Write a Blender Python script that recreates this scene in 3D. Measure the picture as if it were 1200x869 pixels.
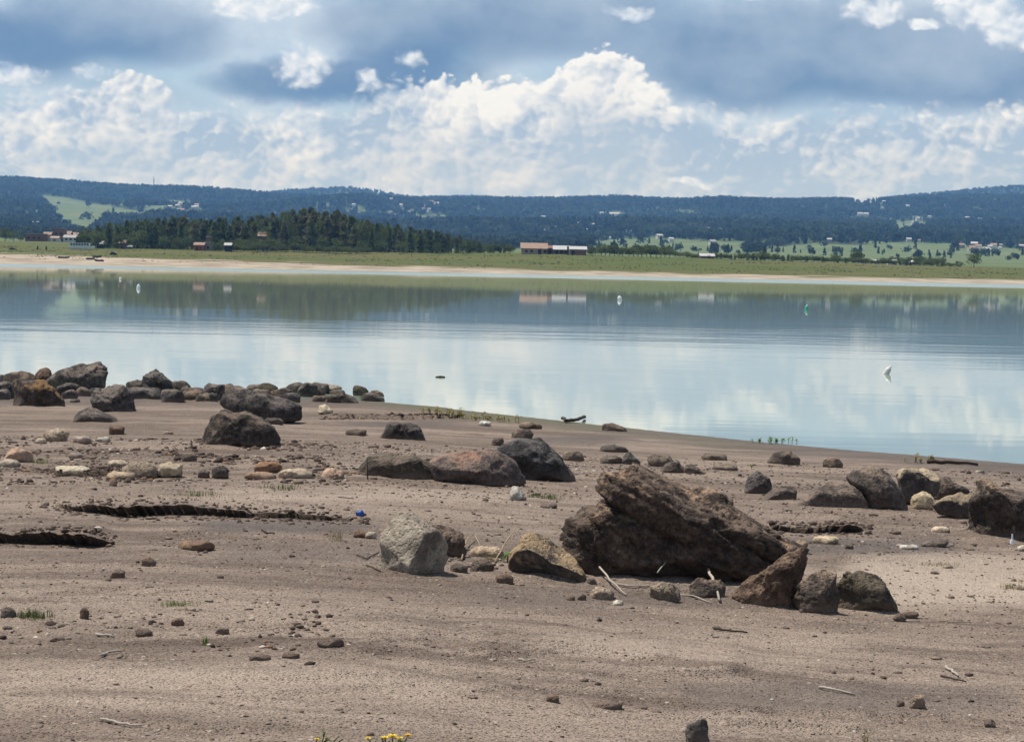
import bpy, bmesh, math, random
import numpy as np
from mathutils import Matrix, Vector

for o in list(bpy.data.objects):
    bpy.data.objects.remove(o, do_unlink=True)
scene = bpy.context.scene
COL = scene.collection

# ------------------------------------------------------------------ camera
FPX = 77.0 / 36.0 * 1200.0            # focal length in photograph pixels (1200 wide)
HC = 2.4                              # camera height above the lake
ROLL = math.atan(0.0205)
PITCH = math.atan((434.5 - 309.3) / FPX)
cF = Vector((0, math.cos(PITCH), -math.sin(PITCH)))
r0 = Vector((1, 0, 0)); u0 = r0.cross(cF)
cR = r0 * math.cos(ROLL) + u0 * math.sin(ROLL)
cU = -r0 * math.sin(ROLL) + u0 * math.cos(ROLL)
cam_data = bpy.data.cameras.new('camera')
cam = bpy.data.objects.new('camera', cam_data)
COL.objects.link(cam)
cam_data.sensor_width = 36.0; cam_data.lens = 77.0
cam_data.clip_start = 0.1; cam_data.clip_end = 30000.0
cam.matrix_world = Matrix(((cR.x, cU.x, -cF.x, 0), (cR.y, cU.y, -cF.y, 0), (cR.z, cU.z, -cF.z, HC), (0, 0, 0, 1)))
scene.camera = cam

def ray(px, py):
    return cF + cR * ((px - 600.0) / FPX) + cU * ((434.5 - py) / FPX)
def at(px, py, Y):
    """the point at depth Y (metres along +Y) seen at that pixel"""
    d = ray(px, py); t = Y / d.y
    return Vector((d.x * t, Y, HC + d.z * t))
def hor(px):
    return 297.0 + 0.0205 * px
def u_of(a):                          # pixel column of a horizontal direction a = X / Y
    return 600.0 + a * FPX

# ------------------------------------------------------------------ node helper
class G:
    def __init__(s, tree):
        s.t = tree; tree.nodes.clear()
    def n(s, kind, ins=(), **props):
        nd = s.t.nodes.new(kind)
        for k, v in props.items(): setattr(nd, k, v)
        items = ins.items() if isinstance(ins, dict) else enumerate(ins)
        for k, v in items:
            if v is None: continue
            if isinstance(v, bpy.types.NodeSocket): s.t.links.new(v, nd.inputs[k])
            else: nd.inputs[k].default_value = v
        return nd
    def m(s, op, a, b=None, c=None, clamp=False):
        return s.n('ShaderNodeMath', [a, b, c], operation=op, use_clamp=clamp).outputs[0]
    def v(s, op, a, b=None):
        nd = s.n('ShaderNodeVectorMath', [a, b], operation=op)
        return nd.outputs['Value'] if op in ('LENGTH', 'DOT_PRODUCT') else nd.outputs[0]
    def mix(s, f, a, b, blend='MIX'):
        nd = s.n('ShaderNodeMix', data_type='RGBA', blend_type=blend, clamp_factor=True)
        for k, v in ((0, f), (6, a), (7, b)):
            if isinstance(v, bpy.types.NodeSocket): s.t.links.new(v, nd.inputs[k])
            elif k == 0: nd.inputs[k].default_value = v
            else: nd.inputs[k].default_value = (v[0], v[1], v[2], 1.0)
        return nd.outputs[2]
    def noise(s, vec, scale, detail=4, rough=0.55, dist=0.0, out='Fac'):
        return s.n('ShaderNodeTexNoise', {'Vector': vec, 'Scale': scale, 'Detail': detail, 'Roughness': rough, 'Distortion': dist}).outputs[out]
    def smooth(s, x, lo, hi, tlo=0.0, thi=1.0):
        return s.n('ShaderNodeMapRange', {'Value': x, 'From Min': lo, 'From Max': hi, 'To Min': tlo, 'To Max': thi}, interpolation_type='SMOOTHSTEP').outputs[0]
    def lin(s, x, lo, hi, tlo=0.0, thi=1.0):
        return s.n('ShaderNodeMapRange', {'Value': x, 'From Min': lo, 'From Max': hi, 'To Min': tlo, 'To Max': thi}).outputs[0]

# ------------------------------------------------------------------ sun, sky, exposure
SUN = Vector((-0.36, 0.16, 0.92)).normalized()
sun_data = bpy.data.lights.new('sun', 'SUN')
sun_data.energy = 5.0; sun_data.angle = math.radians(0.55); sun_data.color = (1.0, 0.95, 0.87)
sun = bpy.data.objects.new('sun', sun_data); COL.objects.link(sun)
sun.rotation_euler = (-SUN).to_track_quat('-Z', 'Y').to_euler()
sun.location = (0, 0, 60)

SKY_STRENGTH = 0.1
def build_world():
    w = bpy.data.worlds.new('World'); scene.world = w; w.use_nodes = True
    g = G(w.node_tree)
    sky = g.n('ShaderNodeTexSky', sky_type='NISHITA', sun_disc=False)
    sky.sun_elevation = math.asin(SUN.z); sky.sun_rotation = math.atan2(SUN.x, SUN.y)
    sky.altitude = 2500.0; sky.air_density = 1.0; sky.dust_density = 0.6; sky.ozone_density = 1.2
    d = g.n('ShaderNodeTexCoord').outputs['Generated']
    sep = g.n('ShaderNodeSeparateXYZ', [d])
    x, y, z = sep.outputs
    az = g.m('ARCTAN2', x, y); el = g.m('ARCSINE', z)
    # coordinates: degrees, so that 1 unit = 44.8 photograph pixels
    az = g.m('MULTIPLY', az, 57.2958); el = g.m('MULTIPLY', el, 57.2958)
    # flattened direction for the noise (clouds are wider than tall near the horizon)
    dn = g.v('MULTIPLY', d, (1.0, 1.0, 1.4))
    n_big = g.noise(dn, 13, 4, 0.55)
    wn = g.n('ShaderNodeTexNoise', {'Vector': dn, 'Scale': 22.0, 'Detail': 5.0, 'Roughness': 0.6})
    n_mid = wn.outputs['Fac']
    ws = g.n('ShaderNodeSeparateXYZ', [wn.outputs['Color']])
    wx = g.m('SUBTRACT', ws.outputs[0], 0.5); wy = g.m('SUBTRACT', ws.outputs[1], 0.5)
    P = g.n('ShaderNodeCombineXYZ', [g.m('ADD', az, g.m('MULTIPLY', wx, 1.5)), g.m('ADD', el, g.m('MULTIPLY', wy, 1.1)), 0.0]).outputs[0]
    Psoft = g.n('ShaderNodeCombineXYZ', [g.m('ADD', az, g.m('MULTIPLY', wy, 2.6)), g.m('ADD', el, g.m('MULTIPLY', wx, 1.1)), 0.0]).outputs[0]
    n_fine = g.noise(dn, 90, 6, 0.68)
    def billow(Q):                       # rounded cauliflower heads at two sizes
        a = g.n('ShaderNodeTexVoronoi', {'Vector': Q, 'Scale': 1.35}, voronoi_dimensions='2D').outputs['Distance']
        b = g.n('ShaderNodeTexVoronoi', {'Vector': Q, 'Scale': 3.6}, voronoi_dimensions='2D').outputs['Distance']
        return g.m('ADD', g.m('MULTIPLY', a, -0.62), g.m('MULTIPLY', b, -0.38))
    Pb = g.v('MULTIPLY', g.v('ADD', P, g.n('ShaderNodeCombineXYZ', [g.m('MULTIPLY', n_fine, 0.35), g.m('MULTIPLY', n_fine, 0.25), 0.0]).outputs[0]), (1.0, 1.25, 1.0))
    bil = g.m('ADD', billow(Pb), 0.42)
    relief = g.m('SUBTRACT', bil, g.m('ADD', billow(g.v('ADD', Pb, (-0.12, 0.20, 0.0))), 0.42))   # lit from above left
    def union(blobs, P, soft=False):
        f = None
        for px, py, rx, ry in blobs:
            dd = ray(px, py).normalized()
            a0 = math.degrees(math.atan2(dd.x, dd.y)); e0 = math.degrees(math.asin(dd.z))
            sx, sy = 44.8 / rx, 44.8 / ry
            q = g.n('ShaderNodeVectorMath', [P, (sx, sy, 0), (-a0 * sx, -e0 * sy, 0)], operation='MULTIPLY_ADD').outputs[0]
            v = g.v('DOT_PRODUCT', q, q)
            f = v if f is None else g.m('SMOOTH_MIN', f, v, 0.5)
        return g.m('SUBTRACT', 1.0, f)
    k = 1.0 / SKY_STRENGTH
    def kk(c): return g.mix(1.0, c, (k, k, k), 'MULTIPLY')
    # --- broken cloud over the whole sky
    n_gen = g.noise(g.v('MULTIPLY', d, (1, 1, 2.4)), 3.2, 5, 0.58)
    gen = g.m('MULTIPLY', g.smooth(n_gen, 0.42, 0.60), g.smooth(el, 6.5, 12.0, 0.55, 0.92))
    gcol = g.mix(g.smooth(g.m('ADD', n_mid, g.m('MULTIPLY', n_gen, 0.6)), 0.55, 1.05), (0.20, 0.285, 0.42), (0.55, 0.60, 0.67))
    c = g.mix(gen, sky.outputs[0], kk(gcol))
    # --- thin pale sheet between the heaps
    thin = g.m('MULTIPLY', g.smooth(n_big, 0.32, 0.56), 0.86)
    c = g.mix(g.m('MULTIPLY', thin, g.smooth(el, 14.0, 7.0)), c, kk(g.mix(g.smooth(n_mid, 0.35, 0.65), (0.42, 0.55, 0.72), (0.60, 0.69, 0.80))))
    # --- slate-blue stratocumulus, darkest along their flat undersides
    dark = union([(1010, 62, 300, 62), (870, 78, 120, 48), (1160, 75, 180, 52), (640, 14, 170, 54), (400, 98, 170, 26), (510, 28, 150, 46), (120, 34, 140, 46), (30, 50, 120, 44), (480, 70, 90, 40)], Psoft, True)
    gm = g.smooth(g.m('ADD', dark, g.m('MULTIPLY', g.m('SUBTRACT', n_big, 0.5), 1.3)), -0.55, 0.70)
    dtone = g.smooth(g.m('ADD', g.m('MULTIPLY', n_big, 0.7), g.m('ADD', g.m('MULTIPLY', n_mid, 0.50), g.m('MULTIPLY', el, 0.095))), 0.92, 1.46)
    dcol = g.mix(dtone, (0.120, 0.210, 0.370), (0.37, 0.465, 0.60))
    c = g.mix(g.m('MULTIPLY', gm, 0.96), c, kk(dcol))
    # --- the bank of cumulus along the horizon: its skyline, in degrees, by azimuth
    TOP = [(-400, 120), (0, 112), (50, 104), (95, 92), (130, 84), (165, 88), (190, 108), (215, 124), (300, 122), (390, 120), (425, 112), (470, 92), (520, 90), (590, 100), (640, 104), (655, 70), (685, 58), (735, 58), (760, 86), (785, 100), (810, 126), (880, 128), (960, 122), (1010, 128), (1100, 124), (1200, 116), (1600, 118)]
    LIT = [(-400, .5), (0, .5), (70, .5), (130, 1.0), (180, 1.0), (215, .5), (300, .35), (390, .4), (470, 1.0), (540, 1.0), (640, .9), (690, 1.0), (760, .9), (810, .45), (960, .4), (1020, .7), (1100, .45), (1200, .55), (1600, .5)]
    lo, hi = math.degrees(-0.40), math.degrees(0.40)
    cr = g.n('ShaderNodeValToRGB', [g.lin(g.n('ShaderNodeSeparateXYZ', [P]).outputs[0], lo, hi)])
    els = [(math.degrees(math.atan2(ray(px, py).x, ray(px, py).y)), math.degrees(math.asin(ray(px, py).normalized().z))) for px, py in TOP]
    ramp = cr.color_ramp
    while len(ramp.elements) < len(els): ramp.elements.new(0.5)
    for e_, (a_, v_) in zip(ramp.elements, sorted(els)):
        e_.position = min(1, max(0, (a_ - lo) / (hi - lo))); e_.color = (v_ / 8, float(np.interp(math.degrees(math.tan(math.radians(a_))) / 57.2958 * FPX + 600, [q[0] for q in LIT], [q[1] for q in LIT])), 0, 1)
    crs = g.n('ShaderNodeSeparateColor', [cr.outputs[0]]).outputs
    topel = g.m('MULTIPLY', crs[0], 8.0)
    sunlit = g.m('MULTIPLY', g.m('SUBTRACT', crs[1], 0.72), 0.75)
    depth = g.m('SUBTRACT', g.m('ADD', topel, g.m('MULTIPLY', bil, 0.85)), g.m('ADD', el, g.m('MULTIPLY', wy, 0.9)))     # degrees below the cloud's skyline
    bank = g.smooth(depth, -0.03, g.m('ADD', 0.12, g.m('MULTIPLY', g.m('SUBTRACT', 1.0, crs[1]), 1.1)))
    far_soft = g.smooth(depth, 0.2, 2.4)
    crisp = g.smooth(depth, 0.3, 2.6, 1.0, 0.55)
    rim = g.smooth(depth, 0.9, 0.0)
    tone = g.m('ADD', g.m('MULTIPLY', crisp, g.m('ADD', g.m('MULTIPLY', relief, 1.45), g.m('MULTIPLY', g.m('SUBTRACT', n_fine, 0.5), 1.2))), g.m('ADD', g.m('MULTIPLY', g.m('SUBTRACT', n_mid, 0.5), 2.9), g.m('ADD', g.m('MULTIPLY', g.m('SUBTRACT', n_big, 0.5), 1.6), g.m('ADD', g.m('MULTIPLY', rim, 0.50), g.m('ADD', 0.27, g.m('MULTIPLY', sunlit, g.smooth(depth, 2.6, 0.6, 0.35, 1.0)))))))
    tone = g.n('ShaderNodeClamp', [tone, 0.0, 1.0]).outputs[0]
    ccol = g.mix(tone, g.mix(far_soft, (0.37, 0.47, 0.62), (0.43, 0.515, 0.64)), g.mix(far_soft, (0.94, 0.935, 0.925), (0.82, 0.81, 0.81)))
    c = g.mix(g.m('MULTIPLY', bank, g.smooth(depth, 0.0, 1.6, 0.97, 0.92)), c, kk(ccol))
    # --- single heaps above the bank
    puff = union([(352, 84, 36, 26), (424, 98, 18, 15), (103, 82, 26, 12), (1030, 17, 38, 17), (1088, 33, 20, 8), (1150, 8, 46, 26), (1192, 30, 36, 20), (318, 8, 60, 20), (472, 74, 24, 13), (20, 90, 44, 12), (812, 212, 27, 8), (880, 0, 24, 6), (735, 10, 34, 12)], P)
    pf = g.m('ADD', puff, g.m('ADD', g.m('MULTIPLY', bil, 1.3), g.m('ADD', g.m('MULTIPLY', g.m('SUBTRACT', n_mid, 0.5), 1.5), g.m('MULTIPLY', g.m('SUBTRACT', n_fine, 0.5), 0.8))))
    ptone = g.n('ShaderNodeClamp', [g.m('ADD', g.m('MULTIPLY', relief, 1.4), g.m('ADD', g.m('MULTIPLY', g.m('SUBTRACT', n_mid, 0.5), 2.0), 0.50)), 0.0, 1.0]).outputs[0]
    c = g.mix(g.m('MULTIPLY', g.smooth(pf, -0.1, 0.9), 0.92), c, kk(g.mix(ptone, (0.50, 0.60, 0.74), (0.90, 0.92, 0.95))))
    bg = g.n('ShaderNodeBackground', [c, SKY_STRENGTH])
    g.n('ShaderNodeOutputWorld', [bg.outputs[0]])
    w.cycles.sampling_method = 'MANUAL'; w.cycles.sample_map_resolution = 256
build_world()
scene.view_settings.view_transform = 'Standard'
scene.view_settings.look = 'None'
scene.view_settings.gamma = 1.0
scene.view_settings.exposure = 0.06
scene.view_settings.use_curve_mapping = False
scene.render.engine = 'CYCLES'
scene.cycles.use_denoising = True
scene.cycles.max_bounces = 4
scene.cycles.diffuse_bounces = 2
scene.cycles.glossy_bounces = 3
scene.cycles.volume_bounces = 1
scene.cycles.transmission_bounces = 4
scene.cycles.use_adaptive_sampling = False

# ------------------------------------------------------------------ numpy noise
_rs = np.random.RandomState(7)
_perm = np.concatenate([_rs.permutation(512)] * 2)
_grad = _rs.normal(size=(512, 3)); _grad /= np.linalg.norm(_grad, axis=1)[:, None]
def perlin(x, y, z):
    x = np.asarray(x, float); y = np.asarray(y, float) + 0 * x; z = np.asarray(z, float) + 0 * x
    xi = np.floor(x).astype(int); yi = np.floor(y).astype(int); zi = np.floor(z).astype(int)
    fx = x - xi; fy = y - yi; fz = z - zi
    ux = fx * fx * fx * (fx * (fx * 6 - 15) + 10); uy = fy * fy * fy * (fy * (fy * 6 - 15) + 10); uz = fz * fz * fz * (fz * (fz * 6 - 15) + 10)
    def gr(dx, dy, dz):
        h = _perm[(_perm[(_perm[(xi + dx) & 511] + yi + dy) & 511] + zi + dz) & 511]
        gg = _grad[h]
        return gg[..., 0] * (fx - dx) + gg[..., 1] * (fy - dy) + gg[..., 2] * (fz - dz)
    def lerp(t, a, b): return a + t * (b - a)
    return 1.5 * lerp(uz, lerp(uy, lerp(ux, gr(0, 0, 0), gr(1, 0, 0)), lerp(ux, gr(0, 1, 0), gr(1, 1, 0))),
                      lerp(uy, lerp(ux, gr(0, 0, 1), gr(1, 0, 1)), lerp(ux, gr(0, 1, 1), gr(1, 1, 1))))
def fbm(x, y, z, octv=4, gain=0.5):
    s = 0; a = 1.0; f = 1.0
    for i in range(octv):
        s = s + a * perlin(x * f + 17.3 * i, y * f + 5.1 * i, z * f + 9.7 * i); a *= gain; f *= 2.03
    return s
def sstep(x, lo, hi):
    t = np.clip((x - lo) / (hi - lo), 0, 1); return t * t * (3 - 2 * t)

# ------------------------------------------------------------------ object helpers
def props(o, label=None, cat=None, group=None, kind=None):
    if label: o['label'] = label
    if cat: o['category'] = cat
    if group: o['group'] = group
    if kind: o['kind'] = kind
    return o
def mesh_from(name, verts, faces, smooth=True):
    me = bpy.data.meshes.new(name)
    verts = np.asarray(verts, dtype=np.float32)
    if isinstance(faces, np.ndarray):
        k = faces.shape[1]; nf = len(faces)
        me.vertices.add(len(verts)); me.vertices.foreach_set('co', verts.ravel())
        me.loops.add(nf * k); me.loops.foreach_set('vertex_index', faces.astype(np.int32).ravel())
        me.polygons.add(nf); me.polygons.foreach_set('loop_start', np.arange(nf, dtype=np.int32) * k)
        me.update(calc_edges=True)
    else:
        me.from_pydata([tuple(v) for v in verts.tolist()], [], faces); me.update()
    if smooth: me.polygons.foreach_set('use_smooth', np.ones(len(me.polygons), dtype=bool))
    return me
def obj(name, me, mat=None, parent=None, loc=None):
    o = bpy.data.objects.new(name, me); COL.objects.link(o)
    if mat and len(me.materials) == 0: me.materials.append(mat)
    if parent: o.parent = parent
    if loc is not None: o.location = loc
    return o
def empty(name, loc, rz=0.0):
    o = bpy.data.objects.new(name, None); COL.objects.link(o)
    o.location = loc; o.rotation_euler = (0, 0, rz); o.empty_display_size = 0.2
    return o
def col_attr(me, name, cols):        # per-vertex own colours
    at_ = me.attributes.new(name, 'FLOAT_COLOR', 'POINT')
    c = np.ones((len(me.vertices), 4), dtype=np.float32); c[:, :3] = cols
    at_.data.foreach_set('color', c.ravel())
class MB:
    """collects boxes, prisms and tubes into ONE mesh"""
    def __init__(s): s.v = []; s.f = []
    def box(s, x0, x1, y0, y1, z0, z1):
        b = len(s.v)
        s.v += [(x0, y0, z0), (x1, y0, z0), (x1, y1, z0), (x0, y1, z0), (x0, y0, z1), (x1, y0, z1), (x1, y1, z1), (x0, y1, z1)]
        s.f += [tuple(b + i for i in q) for q in ((0, 3, 2, 1), (4, 5, 6, 7), (0, 1, 5, 4), (1, 2, 6, 5), (2, 3, 7, 6), (3, 0, 4, 7))]
        return s
    def poly(s, pts, thick):          # a slab: polygon extruded along a vector
        b = len(s.v); n = len(pts); t = Vector(thick)
        s.v += [tuple(p) for p in pts] + [tuple(Vector(p) + t) for p in pts]
        s.f += [tuple(b + i for i in range(n)), tuple(b + n + i for i in reversed(range(n)))]
        s.f += [(b + i, b + n + i, b + n + (i + 1) % n, b + (i + 1) % n) for i in range(n)]
        return s
    def tube(s, pts, rads, seg=6, cap=True):
        b = len(s.v); pts = [Vector(p) for p in pts]; n = len(pts)
        for i, p in enumerate(pts):
            d = (pts[min(i + 1, n - 1)] - pts[max(i - 1, 0)]).normalized()
            a = d.cross(Vector((0.31, 0.17, 0.93)) if abs(d.z) < 0.9 else Vector((1, 0, 0))).normalized(); c = d.cross(a)
            r = rads[i] if isinstance(rads, (list, tuple)) else rads
            for k in range(seg):
                t = 2 * math.pi * k / seg
                s.v.append(tuple(p + a * (r * math.cos(t)) + c * (r * math.sin(t))))
        for i in range(n - 1):
            for k in range(seg):
                k2 = (k + 1) % seg
                s.f.append((b + i * seg + k, b + i * seg + k2, b + (i + 1) * seg + k2, b + (i + 1) * seg + k))
        if cap:
            s.f.append(tuple(b + k for k in reversed(range(seg)))); s.f.append(tuple(b + (n - 1) * seg + k for k in range(seg)))
        return s
    def build(s, name, mat, parent=None, loc=None, smooth=False):
        me = mesh_from(name, s.v, s.f, smooth)
        return obj(name, me, mat, parent, loc)

# ------------------------------------------------------------------ materials
def principled(name, color, rough=0.8, spec=0.3):
    m = bpy.data.materials.new(name); m.use_nodes = True
    g = G(m.node_tree)
    b = g.n('ShaderNodeBsdfPrincipled', {'Roughness': rough, 'Specular IOR Level': spec})
    g.n('ShaderNodeOutputMaterial', [b.outputs[0]])
    if color is not None:
        tc = g.n('ShaderNodeTexCoord').outputs['Object']
        n1 = g.noise(tc, 3.0, 4)
        c = g.mix(g.lin(n1, 0.3, 0.7), tuple(v * 0.82 for v in color), tuple(min(1, v * 1.15) for v in color))
        m.node_tree.links.new(c, b.inputs['Base Color'])
    return m, g, b
def simple(name, color, rough=0.8, spec=0.3): return principled(name, color, rough, spec)[0]

def mat_mud():
    m, g, b = principled('mud', None, 0.92, 0.12)
    p = g.n('ShaderNodeNewGeometry').outputs['Position']
    st = g.v('MULTIPLY', p, (0.35, 1.0, 1.0))
    big = g.noise(st, 0.55, 5, 0.6)
    mid = g.noise(st, 3.2, 5, 0.65)
    fine = g.noise(p, 55, 3, 0.7)
    c = g.mix(g.smooth(big, 0.36, 0.64), (0.216, 0.166, 0.131), (0.362, 0.286, 0.226))
    c = g.mix(g.smooth(mid, 0.48, 0.70, 0, 0.55), c, (0.145, 0.110, 0.087))
    c = g.mix(g.smooth(mid, 0.46, 0.28, 0, 0.45), c, (0.400, 0.315, 0.248))
    warp = g.v('ADD', g.v('MULTIPLY', p, (0.16, 1.0, 1.0)), g.v('MULTIPLY', g.n('ShaderNodeTexNoise', {'Vector': p, 'Scale': 0.7, 'Detail': 3.0}).outputs['Color'], (0.0, 0.9, 0.0)))
    band = g.noise(warp, 2.6, 4, 0.7)
    c = g.mix(g.smooth(band, 0.51, 0.64, 0, 0.72), c, (0.142, 0.104, 0.081))
    c = g.mix(g.smooth(band, 0.46, 0.34, 0, 0.50), c, (0.440, 0.345, 0.270))
    grain = g.n('ShaderNodeTexVoronoi', {'Vector': p, 'Scale': 75.0})
    gcol = g.n('ShaderNodeSeparateColor', [grain.outputs['Color']]).outputs
    near = g.smooth(grain.outputs['Distance'], 0.42, 0.20)
    c = g.mix(g.m('MULTIPLY', near, g.smooth(gcol[0], 0.80, 0.86)), c, (0.62, 0.52, 0.43))
    c = g.mix(g.m('MULTIPLY', near, g.smooth(gcol[1], 0.76, 0.84)), c, (0.050, 0.034, 0.028))
    grain2 = g.n('ShaderNodeTexVoronoi', {'Vector': p, 'Scale': 28.0})
    gcol2 = g.n('ShaderNodeSeparateColor', [grain2.outputs['Color']]).outputs
    near2 = g.smooth(grain2.outputs['Distance'], 0.36, 0.18)
    c = g.mix(g.m('MULTIPLY', near2, g.smooth(gcol2[0], 0.86, 0.9)), c, (0.50, 0.42, 0.34))
    c = g.mix(g.m('MULTIPLY', near2, g.smooth(gcol2[1], 0.80, 0.86)), c, (0.07, 0.05, 0.043))
    c = g.mix(g.lin(fine, 0.3, 0.7, 0.0, 0.45), c, (0.13, 0.096, 0.078))
    # damp lanes (grey) and algae at the water's edge: masks baked per vertex
    at_ = g.n('ShaderNodeAttribute', attribute_name='wet')
    w = g.n('ShaderNodeSeparateColor', [at_.outputs['Color']]).outputs
    dry = g.n('ShaderNodeAttribute', attribute_name='dry').outputs['Fac']
    c = g.mix(g.m('MULTIPLY', dry, g.lin(fine, 0.3, 0.7, 0.45, 0.85)), c, (0.540, 0.440, 0.350))
    c = g.mix(g.m('MULTIPLY', w[0], 0.72), c, (0.122, 0.100, 0.085))
    c = g.mix(g.m('MULTIPLY', w[1], 0.75), c, (0.150, 0.150, 0.075))
    c = g.mix(g.m('MULTIPLY', w[2], 0.4), c, (0.085, 0.060, 0.045))
    m.node_tree.links.new(c, b.inputs['Base Color'])
    m.node_tree.links.new(g.m('SUBTRACT', 0.94, g.m('MULTIPLY', w[0], 0.3)), b.inputs['Roughness'])
    h = g.m('ADD', g.m('MULTIPLY', fine, 0.5), g.m('ADD', g.m('MULTIPLY', near, 0.5), g.m('MULTIPLY', g.noise(p, 14, 4), 0.9)))
    bp = g.n('ShaderNodeBump', {'Strength': 1.0, 'Distance': 0.030, 'Height': h})
    m.node_tree.links.new(bp.outputs[0], b.inputs['Normal'])
    return m

def mat_rock(name, dark, light, stain_or_lit=None, smin=0.5, smax=0.62, top=0.0, dust=0.0, sc=1.0, gain=1.0):
    dark = tuple(min(0.85, v * gain) for v in dark); light = tuple(min(0.85, v * gain) for v in light)
    m, g, b = principled(name, None, 0.85, 0.3)
    tc = g.n('ShaderNodeTexCoord').outputs['Object']
    info = g.n('ShaderNodeObjectInfo').outputs
    p = g.v('ADD', tc, info['Location'])
    n1 = g.noise(p, 6 * sc, 7, 0.7); n2 = g.noise(p, 24 * sc, 6, 0.72); n3 = g.noise(p, 2.4 * sc, 4, 0.6)
    t = g.m('ADD', g.m('MULTIPLY', n1, 0.6), g.m('MULTIPLY', n2, 0.4))
    c = g.mix(g.smooth(t, 0.38, 0.63), dark, light)
    c = g.mix(g.smooth(t, 0.58, 0.72, 0, 0.6), c, tuple(min(0.9, v * 1.7) for v in light))
    c = g.mix(g.smooth(n2, 0.40, 0.26, 0, 0.8), c, tuple(v * 0.3 for v in dark))
    nrm = g.n('ShaderNodeSeparateXYZ', [g.n('ShaderNodeNewGeometry').outputs['Normal']]).outputs[2]
    if stain_or_lit:
        s = g.m('ADD', n3, g.m('MULTIPLY', g.m('SUBTRACT', n2, 0.5), 0.45))
        if top: s = g.m('ADD', s, g.m('MULTIPLY', nrm, top))
        c = g.mix(g.smooth(s, smin, smax), c, g.mix(n2, tuple(v * 0.6 for v in stain_or_lit), stain_or_lit))
    if dust:   # dried silt left in patches
        s = g.m('MULTIPLY', g.smooth(g.m('ADD', n1, g.m('MULTIPLY', nrm, 0.18)), 0.56, 0.76), dust)
        c = g.mix(s, c, (0.30, 0.235, 0.185))
    v = g.lin(info['Random'], 0, 1, 0.72, 1.28)
    rb = g.m('FRACT', g.m('MULTIPLY', info['Random'], 7.31))
    c = g.mix(1.0, c, g.n('ShaderNodeCombineXYZ', [g.m('MULTIPLY', v, g.lin(rb, 0, 1, 0.95, 1.16)), v, g.m('MULTIPLY', v, g.lin(rb, 0, 1, 1.04, 0.84))]).outputs[0], 'MULTIPLY')
    zz = g.n('ShaderNodeSeparateXYZ', [tc]).outputs[2]              # silt dried on to the foot
    silt = g.smooth(g.m('ADD', zz, g.m('MULTIPLY', g.m('SUBTRACT', n1, 0.5), 0.22)), 0.085 / sc, 0.0, 0.0, 0.7)
    c = g.mix(silt, c, (0.215, 0.165, 0.128))
    c = g.mix(g.m('MULTIPLY', g.smooth(n3, 0.60, 0.70), g.smooth(n2, 0.46, 0.60, 0, 0.45)), c, (0.32, 0.29, 0.24))
    m.node_tree.links.new(c, b.inputs['Base Color'])
    ves = g.n('ShaderNodeTexVoronoi', {'Vector': g.v('ADD', p, g.v('MULTIPLY', g.n('ShaderNodeTexNoise', {'Vector': p, 'Scale': 30.0 * sc}).outputs['Color'], (0.02, 0.02, 0.02))), 'Scale': 38.0 * sc})
    h = g.m('ADD', g.m('MULTIPLY', n2, 1.0), g.m('ADD', g.m('MULTIPLY', g.smooth(ves.outputs['Distance'], 0.1, 0.5), 0.45), g.m('MULTIPLY', g.noise(p, 110 * sc, 3, 0.6), 0.3)))
    bp = g.n('ShaderNodeBump', {'Strength': 1.0, 'Distance': 0.024 / sc, 'Height': h})
    m.node_tree.links.new(bp.outputs[0], b.inputs['Normal'])
    return m

M = {}
M['mud'] = mat_mud()
M['boulder'] = mat_rock('weathered_basalt', (0.030, 0.023, 0.019), (0.130, 0.096, 0.074), (0.44, 0.30, 0.20), 0.63, 0.76, 0.12, 0.35)  # ochre tint favours upward faces: sunlit ridge tops put into the colour
M['black'] = mat_rock('black_basalt', (0.024, 0.021, 0.020), (0.086, 0.077, 0.072), dust=0.3)
M['slate'] = mat_rock('slate_basalt', (0.040, 0.034, 0.031), (0.122, 0.105, 0.095), dust=0.5)
M['brown'] = mat_rock('brown_rock', (0.048, 0.034, 0.027), (0.155, 0.110, 0.082), dust=0.6)
M['rust'] = mat_rock('rust_rock', (0.034, 0.028, 0.025), (0.100, 0.080, 0.066), (0.30, 0.17, 0.075), 0.52, 0.68, 0.16)
M['ochre'] = mat_rock('ochre_rock', (0.070, 0.060, 0.055), (0.17, 0.14, 0.12), (0.60, 0.42, 0.24), 0.44, 0.62, 0.10)
M['grey'] = mat_rock('pale_grey_rock', (0.22, 0.195, 0.16), (0.46, 0.42, 0.35), (0.12, 0.10, 0.085), 0.56, 0.70, gain=0.92)
M['olive'] = mat_rock('olive_rock', (0.075, 0.062, 0.048), (0.155, 0.125, 0.095), dust=0.5)
M['mauve'] = mat_rock('mauve_rock', (0.060, 0.052, 0.052), (0.155, 0.130, 0.125), (0.40, 0.25, 0.19), 0.60, 0.78, 0.18, 0.4)
M['moss'] = mat_rock('mossy_brown_rock', (0.038, 0.034, 0.030), (0.115, 0.095, 0.065), (0.17, 0.135, 0.09), 0.52, 0.66)
M['tan'] = mat_rock('tan_rock', (0.26, 0.19, 0.13), (0.50, 0.40, 0.29), (0.09, 0.07, 0.06), 0.62, 0.72, gain=1.1)
M['split'] = mat_rock('split_rock', (0.045, 0.036, 0.032), (0.120, 0.095, 0.080), (0.50, 0.38, 0.25), 0.58, 0.64, 0.30)
M['white'] = mat_rock('white_stone', (0.34, 0.30, 0.25), (0.58, 0.53, 0.45), (0.12, 0.10, 0.09), 0.62, 0.72, sc=2, gain=1.1)
M['yellow'] = mat_rock('yellow_stone', (0.36, 0.29, 0.19), (0.60, 0.51, 0.37), sc=2, gain=1.1)
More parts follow.
